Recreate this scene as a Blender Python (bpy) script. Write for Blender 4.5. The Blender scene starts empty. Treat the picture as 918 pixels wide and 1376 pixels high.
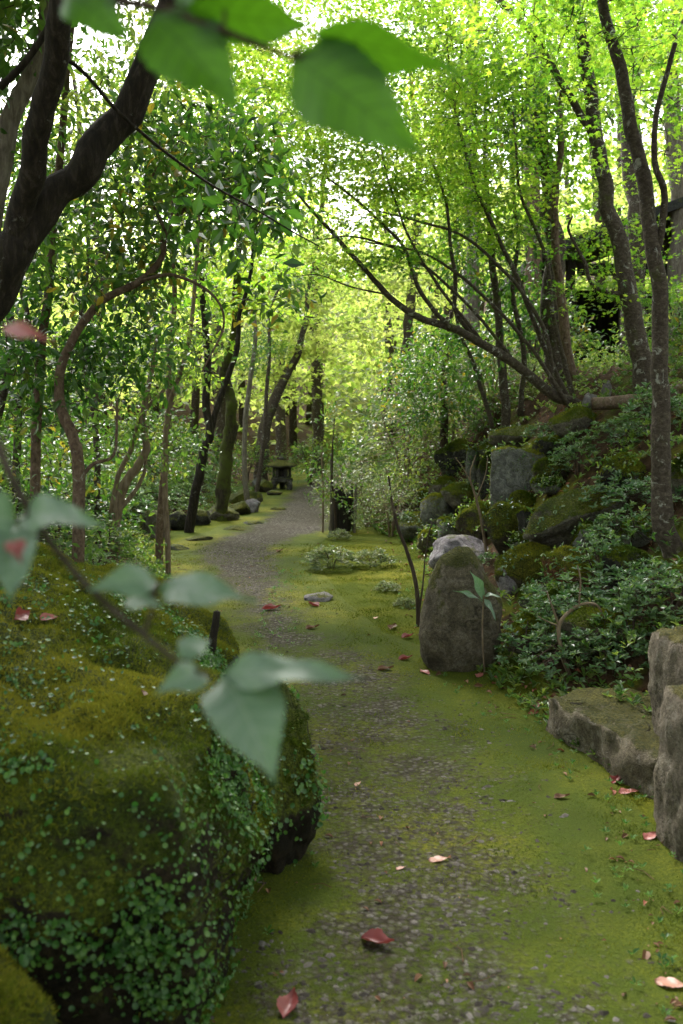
import bpy, math, random
import numpy as np
from mathutils import Vector

random.seed(7)
rng = np.random.default_rng(7)
S = bpy.context.scene
COL = S.collection
R = math.radians

# ------------------------------------------------------------------ camera, sky, sun, exposure
F = 1250.0                      # focal length in pixels of the 918 x 1376 photograph
PITCH = R(5.85)
CAM = np.array([0.0, 0.0, 1.5])
cd = bpy.data.cameras.new('camera')
cam = bpy.data.objects.new('camera', cd)
COL.objects.link(cam)
cam.location = CAM
cam.rotation_euler = (R(90) - PITCH, 0, 0)
cd.sensor_fit = 'VERTICAL'
cd.sensor_height = 36.0
cd.sensor_width = 24.0
cd.lens = 36.0 * F / 1376.0
cd.clip_start = 0.05
cd.clip_end = 500
cd.dof.use_dof = True
cd.dof.focus_distance = 5.8
cd.dof.aperture_fstop = 3.6
cd.dof.aperture_blades = 7
S.camera = cam

SUN_EL, SUN_AZ = R(47), R(-14)
w = bpy.data.worlds.new('World')
S.world = w
w.use_nodes = True
nt = w.node_tree
sky = nt.nodes.new('ShaderNodeTexSky')
sky.sky_type = 'NISHITA'
sky.sun_disc = False
sky.sun_elevation = SUN_EL
sky.sun_rotation = SUN_AZ
sky.air_density = 1.0
sky.dust_density = 4.0
hs = nt.nodes.new('ShaderNodeHueSaturation')
hs.inputs['Saturation'].default_value = 0.30
nt.links.new(sky.outputs[0], hs.inputs['Color'])
bg = nt.nodes['Background']
nt.links.new(hs.outputs[0], bg.inputs[0])
bg.inputs[1].default_value = 0.15
sd = bpy.data.lights.new('sun', 'SUN')
sd.energy = 1.5
sd.angle = R(18)
sd.color = (1.0, 0.96, 0.88)
sun = bpy.data.objects.new('sun', sd)
COL.objects.link(sun)
sv = Vector((math.cos(SUN_EL) * math.sin(SUN_AZ), math.cos(SUN_EL) * math.cos(SUN_AZ), math.sin(SUN_EL)))
sun.rotation_euler = (-sv).to_track_quat('-Z', 'Y').to_euler()
sun.location = sv * 40
S.view_settings.view_transform = 'Standard'
S.view_settings.look = 'None'
S.view_settings.exposure = 2.4
S.view_settings.gamma = 1.0
S.view_settings.use_curve_mapping = False
S.render.engine = 'CYCLES'
S.cycles.use_denoising = True
S.cycles.max_bounces = 8
S.cycles.diffuse_bounces = 4
S.cycles.transmission_bounces = 6
S.cycles.sample_clamp_indirect = 6.0

# ------------------------------------------------------------------ noise and terrain
_perm = rng.permutation(256)
_perm = np.concatenate([_perm, _perm])
_grad = rng.normal(size=(256, 3))
_grad /= np.linalg.norm(_grad, axis=1)[:, None]

def pnoise(p):
    p = np.asarray(p, float)
    i = np.floor(p).astype(int)
    f = p - i
    u = f * f * f * (f * (f * 6 - 15) + 10)
    i &= 255
    out = np.zeros(len(p))
    for dx in (0, 1):
        for dy in (0, 1):
            for dz in (0, 1):
                h = _perm[_perm[_perm[(i[:, 0] + dx) & 255] + ((i[:, 1] + dy) & 255)] + ((i[:, 2] + dz) & 255)]
                d = f - np.array([dx, dy, dz])
                wt = (u[:, 0] if dx else 1 - u[:, 0]) * (u[:, 1] if dy else 1 - u[:, 1]) * (u[:, 2] if dz else 1 - u[:, 2])
                out += wt * (_grad[h] * d).sum(1)
    return out * 1.5

def fbm(p, octaves=4, gain=0.5):
    a, s = 1.0, 0.0
    p = np.asarray(p, float)
    for _ in range(octaves):
        s = s + a * pnoise(p)
        p = p * 2.03 + 17.3
        a *= gain
    return s

def sstep(a, b, x):
    t = np.clip((x - a) / (b - a), 0, 1)
    return t * t * (3 - 2 * t)

EY = [-5, 2, 3, 3.6, 4.3, 5.35, 6.4, 8, 9.4, 11, 12, 14, 18, 22, 30, 60]
EX = [1.1, 1.0, 1.08, 1.2, 1.0, .75, .72, .75, .8, .75, .45, .15, .1, .7, 2, 3]
LY = [-5, 2, 3, 4, 5, 7.7, 10.4, 12, 14.5, 18, 24, 60]
LX = [-.7, -.6, -.35, -.5, -.8, -1.25, -2.1, -2.4, -2.0, -1.75, -1.2, 0]
GY = [-2, 2.17, 3.1, 4.15, 5.42, 6.4, 7.7, 10.4, 11.5, 12.3, 14, 16, 18.8, 22, 28]
GL = [-.2, -.22, -.2, -.27, -.42, -.74, -.95, -1.62, -1.45, -1.28, -1.05, -.98, -.98, -.6, .7]
GR = [.7, .72, .70, .66, .40, -.16, -.46, -.83, -.6, -.2, -.2, -.3, -.43, .15, 1.6]
BY = [-5, 4, 5.5, 7, 9, 12, 20, 60]
BH = [.5, .65, .85, 1.25, 1.7, 1.8, 2.0, 2.5]

def H(x, y, fine=True):
    x = np.atleast_1d(np.asarray(x, float))
    y = np.atleast_1d(np.asarray(y, float))
    e, l, b = np.interp(y, EY, EX), np.interp(y, LY, LX), np.interp(y, BY, BH)
    tr = np.maximum(0, x - e)
    tl = np.maximum(0, l - x)
    z = b * sstep(0, 2.2, tr) + .10 * tr
    z = z + .20 * sstep(0, 1.6, tl) + .05 * tl
    off = sstep(0.1, 1.2, np.maximum(tr, tl))
    p = np.stack([x, y, np.zeros_like(x)], 1)
    z = z + off * (.16 * fbm(p * .8, 3) + .05 * pnoise(p * 3.1))
    z = z + .018 * pnoise(p * 1.3) + .006 * pnoise(p * 5.0)
    z = z + .20 * np.maximum(0, y - 30) + .10 * np.maximum(0, np.abs(x) - 10)
    return z

def Hz(x, y):
    return float(H(x, y)[0])

CP, SP = math.cos(PITCH), math.sin(PITCH)

def P(px, py, zc):
    """photograph pixel at optical depth zc -> world point"""
    a, b = (px - 459) / F * zc, (688 - py) / F * zc
    return CAM + np.array([a, zc * CP + b * SP, -zc * SP + b * CP])

def PY(px, py, Y):
    return P(px, py, Y / (CP + (688 - py) / F * SP))

def G(px, py):
    """photograph pixel -> the terrain point it shows"""
    d = P(px, py, 1.0) - CAM
    t = np.arange(1.0, 60, .015)
    q = CAM[None] + t[:, None] * d[None]
    below = q[:, 2] < H(q[:, 0], q[:, 1])
    k = int(np.argmax(below)) if below.any() else len(t) - 1
    return q[k]

# ------------------------------------------------------------------ mesh helpers
class MB:
    def __init__(self):
        self.v, self.f, self.r, self.n = [], [], [], 0
    def add(self, v, f, rnd=0.5):
        v = np.asarray(v, float)
        self.v.append(v)
        self.f.append(np.asarray(f, int) + self.n)
        self.r.append(np.full(len(v), rnd) if np.isscalar(rnd) else np.asarray(rnd, float))
        self.n += len(v)
    def build(self, name, mat, parent=None, smooth=True, origin=None, attr=None):
        V = np.concatenate(self.v) if self.v else np.zeros((0, 3))
        T = np.concatenate(self.f) if self.f else np.zeros((0, 3), int)
        r = np.concatenate(self.r) if self.r else np.zeros(0)
        return link_mesh(name, V, T, r, mat, parent, smooth, origin, attr)

def link_mesh(name, V, T, r, mat, parent=None, smooth=True, origin=None, attr=None):
    if origin is None:
        origin = root_loc(parent) if parent is not None else np.zeros(3)
    V = V - np.asarray(origin)[None]
    me = bpy.data.meshes.new(name)
    me.vertices.add(len(V))
    me.vertices.foreach_set('co', V.astype(np.float32).ravel())
    k = T.shape[1]
    me.loops.add(len(T) * k)
    me.loops.foreach_set('vertex_index', T.astype(np.int32).ravel())
    me.polygons.add(len(T))
    me.polygons.foreach_set('loop_start', np.arange(0, len(T) * k, k, dtype=np.int32))
    me.polygons.foreach_set('loop_total', np.full(len(T), k, dtype=np.int32))
    me.polygons.foreach_set('use_smooth', np.full(len(T), bool(smooth)))
    a = me.attributes.new('rnd', 'FLOAT', 'POINT')
    a.data.foreach_set('value', np.asarray(r, np.float32))
    for an, av in (attr or {}).items():
        b = me.attributes.new(an, 'FLOAT', 'POINT')
        b.data.foreach_set('value', np.asarray(av, np.float32))
    me.update()
    me.materials.append(mat)
    o = bpy.data.objects.new(name, me)
    COL.objects.link(o)
    if parent is not None:
        o.parent = parent
    else:
        o.location = origin
    return o

_locs = {}
def root_loc(o):
    return _locs.get(o.name, np.zeros(3))

def thing(name, label, cat, loc=(0, 0, 0), group=None):
    o = bpy.data.objects.new(name, None)
    o.empty_display_size = .1
    COL.objects.link(o)
    o.location = loc
    _locs[o.name] = np.asarray(loc, float)
    return tag(o, label, cat, group)

def tag(o, label, cat, group=None):
    o['label'] = label
    o['category'] = cat
    if group:
        o['group'] = group
    return o

def kind(o, k):
    o['kind'] = k
    return o

def dup(root, loc, rotz=0, scale=1.0, label=None, group=None):
    r = root.copy()
    COL.objects.link(r)
    r.location = loc
    r.rotation_euler = (0, 0, rotz)
    r.scale = (scale,) * 3 if np.isscalar(scale) else scale
    if label:
        r['label'] = label
    if group:
        r['group'] = group
    for ch in list(root.children):
        c = ch.copy()
        COL.objects.link(c)
        c.parent = r
        for g in ch.children:
            d = g.copy()
            COL.objects.link(d)
            d.parent = c
    return r

def smooth_path(pts, rad, sub=5):
    pts = np.asarray(pts, float)
    n = len(pts)
    if n < 2:
        return pts, np.asarray(rad)
    rad = np.interp(np.linspace(0, 1, n), np.linspace(0, 1, len(rad)), rad)
    e = np.vstack([2 * pts[0] - pts[1], pts, 2 * pts[-1] - pts[-2]])
    out, ro = [], []
    for i in range(n - 1):
        p0, p1, p2, p3 = e[i], e[i + 1], e[i + 2], e[i + 3]
        for k in range(sub):
            t = k / sub
            out.append(.5 * ((2 * p1) + (-p0 + p2) * t + (2 * p0 - 5 * p1 + 4 * p2 - p3) * t * t + (-p0 + 3 * p1 - 3 * p2 + p3) * t ** 3))
            ro.append(rad[i] * (1 - t) + rad[i + 1] * t)
    out.append(pts[-1])
    ro.append(rad[-1])
    return np.array(out), np.array(ro)

def tube(pts, rad, sides=8, bump=0.0, cap=True):
    pts = np.asarray(pts, float)
    rad = np.asarray(rad, float)
    n = len(pts)
    t = np.gradient(pts, axis=0)
    t /= np.linalg.norm(t, axis=1)[:, None] + 1e-9
    a = np.array([1, 0, 0]) if abs(t[0][0]) < .8 else np.array([0, 1, 0])
    u = np.cross(t[0], a)
    u /= np.linalg.norm(u)
    U = []
    for i in range(n):
        u = u - t[i] * (u @ t[i])
        u /= np.linalg.norm(u) + 1e-9
        U.append(u.copy())
    U = np.array(U)
    W = np.cross(t, U)
    ang = np.arange(sides) / sides * 2 * math.pi
    ring = np.cos(ang)[None, :, None] * U[:, None] + np.sin(ang)[None, :, None] * W[:, None]
    rr = np.repeat(rad[:, None], sides, 1)
    V = pts[:, None] + ring * rr[:, :, None]
    if bump:
        nn = fbm(V.reshape(-1, 3) / (np.median(rad) * 2.2), 3).reshape(n, sides)
        rr = rr * (1 + bump * nn)
        V = pts[:, None] + ring * rr[:, :, None]
    V = V.reshape(-1, 3)
    i, j = np.meshgrid(np.arange(n - 1), np.arange(sides), indexing='ij')
    a = (i * sides + j).ravel()
    b = (i * sides + (j + 1) % sides).ravel()
    T = np.concatenate([np.stack([a, b, b + sides], 1), np.stack([a, b + sides, a + sides], 1)])
    if cap:
        V = np.vstack([V, pts[-1] + t[-1] * rad[-1] * .5, pts[0]])
        k = n * sides
        j = np.arange(sides)
        e = (n - 1) * sides
        T = np.concatenate([T, np.stack([e + j, e + (j + 1) % sides, np.full(sides, k)], 1),
                            np.stack([(j + 1) % sides, j, np.full(sides, k + 1)], 1)])
    return V, T

def lathe(profile, sides=24, center=(0, 0, 0), wob=0.0, lobes=None):
    pr = np.array(profile, float)
    ang = np.arange(sides) / sides * 2 * math.pi
    V = np.stack([pr[:, 0][:, None] * np.cos(ang)[None], pr[:, 0][:, None] * np.sin(ang)[None],
                  np.repeat(pr[:, 1][:, None], sides, 1)], 2).reshape(-1, 3)
    n = len(pr)
    i, j = np.meshgrid(np.arange(n - 1), np.arange(sides), indexing='ij')
    a = (i * sides + j).ravel()
    b = (i * sides + (j + 1) % sides).ravel()
    T = np.concatenate([np.stack([a, b, b + sides], 1), np.stack([a, b + sides, a + sides], 1)])
    if wob:
        V = V * (1 + wob * pnoise(V * 9 + 3)[:, None])
    return V + np.asarray(center), T

def box(c, s, rz=0, bev=0.0):
    """box with chamfered edges (a chamfer ring round top and bottom and the uprights)"""
    hx, hy, hz = s[0] / 2, s[1] / 2, s[2] / 2
    b = bev if bev else min(hx, hy, hz) * .08
    prof = [(-hz, b), (-hz + b, 0), (hz - b, 0), (hz, b)]
    V = []
    for z, ins in prof:
        X, Y = hx - ins, hy - ins
        V += [(-X + b, -Y, z), (X - b, -Y, z), (X, -Y + b, z), (X, Y - b, z), (X - b, Y, z), (-X + b, Y, z), (-X, Y - b, z), (-X, -Y + b, z)]
    V = np.array(V)
    T = []
    for i in range(3):
        for j in range(8):
            a, c2 = i * 8 + j, i * 8 + (j + 1) % 8
            T += [(a, c2, c2 + 8), (a, c2 + 8, a + 8)]
    for j in range(1, 7):
        T += [(0, j + 1, j), (24, 24 + j, 24 + j + 1)]
    cz, sz = math.cos(rz), math.sin(rz)
    V = V @ np.array([[cz, sz, 0], [-sz, cz, 0], [0, 0, 1]])
    return V + np.asarray(c), np.array(T)

_ico = {}
def ico(n):
    if n not in _ico:
        import bmesh
        bm = bmesh.new()
        bmesh.ops.create_icosphere(bm, subdivisions=n, radius=1)
        bm.verts.ensure_lookup_table()
        V = np.array([v.co[:] for v in bm.verts])
        T = np.array([[l.index for l in f.verts] for f in bm.faces])
        bm.free()
        _ico[n] = (V, T)
    return _ico[n]

# ------------------------------------------------------------------ leaf templates and scattering
def t_diamond(wd=.5):
    return np.array([(0, 0, 0), (.45, wd / 2, .07), (1, 0, -.04), (.45, -wd / 2, .07)]), np.array([(0, 2, 1), (0, 3, 2)])

def t_ovate(wd=.45, fold=.08, tip=-.12):
    xs = [.2, .5, .8]
    hw = [.33 * wd, .5 * wd, .30 * wd]
    V = [(0, 0, 0), (.2, 0, .02), (.5, 0, .02), (.8, 0, tip * .4), (1, 0, tip)]
    V += [(x, h, fold * h / wd * 2 + .02 + (tip * .4 if x > .7 else 0)) for x, h in zip(xs, hw)]
    V += [(x, -h, fold * h / wd * 2 + .02 + (tip * .4 if x > .7 else 0)) for x, h in zip(xs, hw)]
    T = [(0, 1, 5), (1, 6, 5), (1, 2, 6), (2, 7, 6), (2, 3, 7), (3, 4, 7),
         (0, 8, 1), (1, 8, 9), (1, 9, 2), (2, 9, 10), (2, 10, 3), (3, 10, 4)]
    return np.array(V), np.array(T)

def t_maple():
    tips = [(0, .72), (52, .62), (108, .42), (-108, .42), (-52, .62)]
    c = np.array([.36, 0])
    out = []
    order = [(-108, .42), (-82, .17), (-52, .60), (-26, .20), (0, .68), (26, .20), (52, .60), (82, .17), (108, .42), (180, .30)]
    for a, r in order:
        out.append((c[0] + r * math.cos(R(a)), c[1] + r * math.sin(R(a)), -.10 * (r > .3)))
    V = np.array([(c[0], c[1], 0)] + out)
    n = len(out)
    T = np.array([(0, 1 + i, 1 + (i + 1) % n) for i in range(n)])
    return V, T

def t_round():
    V = [(.5, 0, -.04)] + [(.5 + .5 * math.cos(k * math.pi / 3.5), .46 * math.sin(k * math.pi / 3.5), .05) for k in range(7)]
    return np.array(V), np.array([(0, 1 + k, 1 + (k + 1) % 7) for k in range(7)])

def t_blade():
    return np.array([(0, -.12, 0), (0, .12, 0), (1, 0, 0)]), np.array([(0, 1, 2)])

def unit(a):
    return a / (np.linalg.norm(a, axis=-1, keepdims=True) + 1e-9)

def scatter(tmpl, pos, dirs, nrm, size, rnd, mb):
    tv, tt = tmpl
    N, n = len(pos), len(tv)
    if N == 0:
        return
    x = unit(dirs)
    y = unit(np.cross(nrm, x))
    z = np.cross(x, y)
    s = np.broadcast_to(np.asarray(size, float), (N,))[:, None, None]
    V = pos[:, None] + s * (tv[None, :, 0:1] * x[:, None] + tv[None, :, 1:2] * y[:, None] + tv[None, :, 2:3] * z[:, None])
    T = (tt[None] + (np.arange(N) * n)[:, None, None]).reshape(-1, 3)
    mb.add(V.reshape(-1, 3), T, np.repeat(rnd, n))

UP = np.array([0., 0., 1.])

def spray(style, C, axis, g, mb, size, n, spread, tone):
    """leaves of the clusters at C (K,3), twig direction axis (K,3)"""
    K = len(C)
    if K == 0:
        return
    if style in ('maple', 'plate'):
        # flat horizontal sprays, slightly tilted
        tilt = unit(UP + .16 * g.normal(size=(K, 3)))
        e1 = unit(np.cross(tilt, unit(axis + 1e-3)))
        e2 = np.cross(tilt, e1)
        a = g.uniform(0, 2 * math.pi, (K, n))
        r = np.sqrt(g.uniform(0, 1, (K, n))) * spread
        off = (np.cos(a) * r)[..., None] * e1[:, None] + (np.sin(a) * r)[..., None] * e2[:, None]
        pos = C[:, None] + off + tilt[:, None] * (g.normal(size=(K, n, 1)) * spread * .10)
        d = unit(off + .5 * spread * g.normal(size=off.shape) + .5 * spread * axis[:, None])
        nr = unit(tilt[:, None] + .30 * g.normal(size=off.shape))
    elif style == 'broad':
        t = g.uniform(-.9, 1, (K, n, 1))
        d = unit(g.normal(size=(K, n, 3)) + .7 * axis[:, None] + np.array([0, 0, -.15]))
        pos = C[:, None] + axis[:, None] * t * spread + d * spread * .25 + g.normal(size=(K, n, 3)) * spread * .35
        nr = unit(UP + .55 * g.normal(size=(K, n, 3)))
    elif style == 'whorl':
        a = np.arange(n)[None] * 2.4 + g.uniform(0, 6, (K, 1))
        lift = g.uniform(.0, .7, (K, n))
        d = np.stack([np.cos(a), np.sin(a), lift], 2)
        d = unit(d + .5 * axis[:, None] + .15 * g.normal(size=d.shape))
        pos = C[:, None] + d * .004 + axis[:, None] * (g.uniform(-1, .2, (K, n, 1)) * spread)
        nr = unit(UP + .5 * axis[:, None] + .3 * g.normal(size=d.shape))
    sz = size * g.uniform(.65, 1.15, K * n)
    base = np.clip(tone + .30 * (fbm(C * .9 + 5, 2)[:, None] * 1.2 + .6 * g.normal(size=(K, 1))), 0, 1)
    rnd = np.clip(base + .16 * g.normal(size=(K, n)), 0, 1)
    tm = {'maple': t_maple(), 'plate': t_diamond(.75), 'broad': t_ovate(.46), 'whorl': t_ovate(.42, .1, -.06)}[style]
    if style == 'broad' and K * n > 9000:
        tm = t_diamond(.5)
    scatter(tm, pos.reshape(-1, 3), d.reshape(-1, 3), nr.reshape(-1, 3), sz, rnd.ravel(), mb)

# ------------------------------------------------------------------ materials
class NT:
    def __init__(self, name):
        self.m = bpy.data.materials.new(name)
        self.m.use_nodes = True
        self.t = self.m.node_tree
        self.t.nodes.clear()
        self.out = self.t.nodes.new('ShaderNodeOutputMaterial')
    def n(self, ty, **kw):
        nd = self.t.nodes.new(ty)
        for k, v in kw.items():
            setattr(nd, k, v)
        return nd
    def l(self, a, b):
        self.t.links.new(a, b)
    def noise(self, scale, detail=4, rough=.55, vec=None, dist=0.0):
        nd = self.n('ShaderNodeTexNoise')
        nd.inputs['Scale'].default_value = scale
        nd.inputs['Detail'].default_value = detail
        nd.inputs['Roughness'].default_value = rough
        nd.inputs['Distortion'].default_value = dist
        if vec is not None:
            self.l(vec, nd.inputs['Vector'])
        return nd.outputs['Fac']
    def ramp(self, fac, stops):
        nd = self.n('ShaderNodeValToRGB')
        el = nd.color_ramp.elements
        while len(el) < len(stops):
            el.new(.5)
        for e, (p, c) in zip(el, stops):
            e.position = p
            e.color = (*c, 1) if not np.isscalar(c) else (c, c, c, 1)
        self.l(fac, nd.inputs[0])
        return nd.outputs[0]
    def mix(self, fac, a, b):
        nd = self.n('ShaderNodeMix', data_type='RGBA')
        for s, v in ((nd.inputs[0], fac), (nd.inputs[6], a), (nd.inputs[7], b)):
            if hasattr(v, 'links'):
                self.l(v, s)
            elif np.isscalar(v):
                s.default_value = v
            else:
                s.default_value = (*v, 1)
        return nd.outputs[2]
    def math(self, op, a, b=0.0, clamp=False):
        nd = self.n('ShaderNodeMath', operation=op, use_clamp=clamp)
        for s, v in zip(nd.inputs, (a, b)):
            if hasattr(v, 'links'):
                self.l(v, s)
            else:
                s.default_value = v
        return nd.outputs[0]
    def bump(self, h, strength=.4, dist=.01, normal=None):
        nd = self.n('ShaderNodeBump')
        nd.inputs['Strength'].default_value = strength
        nd.inputs['Distance'].default_value = dist
        self.l(h, nd.inputs['Height'])
        if normal is not None:
            self.l(normal, nd.inputs['Normal'])
        return nd.outputs[0]
    def attr(self, name):
        nd = self.n('ShaderNodeAttribute', attribute_name=name)
        return nd.outputs['Fac']
    def pos(self):
        return self.n('ShaderNodeNewGeometry').outputs['Position']
    def obj(self):
        return self.n('ShaderNodeTexCoord').outputs['Object']
    def bsdf(self, col, rough=.8, normal=None, spec=.3):
        b = self.n('ShaderNodeBsdfPrincipled')
        for s, v in ((b.inputs['Base Color'], col), (b.inputs['Roughness'], rough)):
            if hasattr(v, 'links'):
                self.l(v, s)
            elif np.isscalar(v):
                s.default_value = v
            else:
                s.default_value = (*v, 1)
        b.inputs['Specular IOR Level'].default_value = spec
        if normal is not None:
            self.l(normal, b.inputs['Normal'])
        return b.outputs[0]
    def done(self, sh):
        self.l(sh, self.out.inputs[0])
        return self.m

def leaf_mat(name, stops, trans, fac=.45, rough=.38, spec=.5):
    k = NT(name)
    r = k.attr('rnd')
    c = k.ramp(r, stops)
    tc = k.ramp(r, trans)
    b = k.bsdf(c, rough, spec=spec)
    t = k.n('ShaderNodeBsdfTranslucent')
    k.l(tc, t.inputs[0])
    mx = k.n('ShaderNodeMixShader')
    mx.inputs[0].default_value = fac
    k.l(b, mx.inputs[1])
    k.l(t.outputs[0], mx.inputs[2])
    return k.done(mx.outputs[0])

M = {}
M['maple'] = leaf_mat('maple leaf', [(0, (.028, .085, .012)), (.5, (.060, .14, .016)), (1, (.11, .17, .018))],
                      [(0, (.10, .28, .02)), (.5, (.28, .52, .03)), (1, (.54, .70, .06))], .58, .42, .4)
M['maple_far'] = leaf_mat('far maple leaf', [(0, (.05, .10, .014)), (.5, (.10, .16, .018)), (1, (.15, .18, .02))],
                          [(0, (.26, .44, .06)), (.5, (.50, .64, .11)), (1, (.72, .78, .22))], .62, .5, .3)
M['broad'] = leaf_mat('evergreen leaf', [(0, (.018, .05, .012)), (.5, (.035, .085, .018)), (.86, (.07, .12, .02)), (1, (.20, .15, .02))],
                      [(0, (.035, .12, .012)), (.5, (.085, .22, .018)), (.90, (.20, .32, .03)), (1, (.40, .33, .03))], .36, .36, .45)
M['mid'] = leaf_mat('light shrub leaf', [(0, (.03, .07, .015)), (.5, (.055, .11, .02)), (1, (.11, .15, .03))],
                    [(0, (.06, .16, .02)), (.5, (.14, .26, .03)), (1, (.34, .42, .06))], .42, .36, .5)
M['azalea'] = leaf_mat('bluish shrub leaf', [(0, (.028, .070, .026)), (.5, (.056, .115, .042)), (1, (.11, .17, .06))],
                       [(0, (.06, .18, .04)), (.5, (.12, .26, .06)), (1, (.22, .34, .06))], .3, .30, .55)
M['grey_leaf'] = leaf_mat('grey green leaf', [(0, (.05, .08, .04)), (.5, (.10, .13, .07)), (1, (.19, .20, .12))],
                          [(0, (.12, .2, .06)), (.5, (.2, .28, .08)), (1, (.32, .34, .12))], .35, .4, .4)
M['creeper'] = leaf_mat('creeper leaf', [(0, (.016, .055, .010)), (.5, (.034, .10, .016)), (1, (.085, .165, .03))],
                        [(0, (.05, .2, .02)), (.5, (.1, .3, .04)), (1, (.2, .4, .06))], .28, .42, .4)
M['litter'] = leaf_mat('dead leaf', [(0, (.06, .03, .015)), (.4, (.13, .06, .03)), (.75, (.22, .11, .06)), (1, (.32, .10, .07))],
                       [(0, (.05, .02, .01)), (1, (.2, .06, .03))], .15, .6, .3)
M['red_leaf'] = leaf_mat('fallen red leaf', [(0, (.18, .035, .035)), (.5, (.31, .095, .085)), (1, (.42, .22, .15))],
                         [(0, (.2, .03, .03)), (1, (.4, .12, .06))], .2, .42, .45)
M['moss_blade'] = leaf_mat('moss shoot', [(0, (.020, .030, .005)), (.5, (.058, .068, .009)), (1, (.150, .138, .018))],
                           [(0, (.03, .055, .006)), (.5, (.09, .11, .010)), (1, (.20, .18, .02))], .3, .85, .08)

M['moss_bright'] = leaf_mat('bright moss shoot', [(0, (.028, .048, .006)), (.5, (.085, .110, .011)), (1, (.180, .175, .020))],
                            [(0, (.04, .075, .007)), (.5, (.12, .16, .012)), (1, (.26, .25, .025))], .32, .85, .08)

def moss_col(k, v):
    n1 = k.noise(.9, 3, .5, v)
    n2 = k.noise(7, 4, .6, v)
    n3 = k.noise(90, 3, .7, v)
    c = k.ramp(n1, [(.34, (.027, .041, .006)), (.5, (.086, .098, .010)), (.66, (.185, .166, .018))])
    c = k.mix(k.ramp(n2, [(.38, 0.0), (.62, 1.0)]), k.mix(.55, c, (.035, .060, .008)), c)
    c = k.mix(k.ramp(n3, [(.40, 0.75), (.62, 0.0)]), c, (.035, .048, .008))
    return c, k.noise(140, 3, .7, v), n2

def ground_mat():
    k = NT('moss and soil')
    v = k.pos()
    mc, mb_, n2 = moss_col(k, v)
    soil = k.ramp(k.noise(16, 5, .7, v), [(.3, (.014, .009, .006)), (.55, (.045, .028, .016)), (.75, (.085, .05, .028))])
    a = k.math('ADD', k.attr('moss'), k.math('MULTIPLY', k.math('SUBTRACT', k.noise(2.2, 5, .6, v), .5), 1.5))
    c = k.mix(k.ramp(a, [(.40, 0.0), (.58, 1.0)]), soil, mc)
    nr = k.bump(mb_, .7, .012)
    return k.done(k.bsdf(c, .95, nr, .03))

def path_mat():
    k = NT('mossy gravel')
    v = k.pos()
    mc, mb_, n2 = moss_col(k, v)
    vo = k.n('ShaderNodeTexVoronoi')
    vo.inputs['Scale'].default_value = 46
    k.l(v, vo.inputs['Vector'])
    sep = k.n('ShaderNodeSeparateColor')
    k.l(vo.outputs['Color'], sep.inputs[0])
    g = k.ramp(sep.outputs[0], [(0, (.027, .023, .019)), (.5, (.068, .060, .053)), (1, (.145, .131, .121))])
    g = k.mix(k.ramp(vo.outputs['Distance'], [(.35, 0.0), (.7, 1.0)]), g, (.03, .026, .016))
    g = k.mix(k.ramp(k.noise(1.6, 4, .6, v), [(.4, 0.0), (.65, .5)]), g, (.045, .038, .026))
    a = k.math('ADD', k.attr('gravel'), k.math('MULTIPLY', k.math('SUBTRACT', k.noise(3.0, 6, .68, v), .5), 1.25))
    a = k.math('ADD', a, k.math('MULTIPLY', k.math('SUBTRACT', k.noise(38, 3, .7, v), .5), 1.1))
    c = k.mix(k.ramp(a, [(.34, 0.0), (.66, 1.0)]), mc, g)
    gm = k.ramp(a, [(.25, 0.12), (.66, 1.0)])
    h = k.math('ADD', k.math('MULTIPLY', mb_, .5), k.math('MULTIPLY', gm, k.math('SUBTRACT', 1.0, vo.outputs['Distance'])))
    nr = k.bump(h, .8, .014)
    return k.done(k.bsdf(c, .9, nr, .06))

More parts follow.
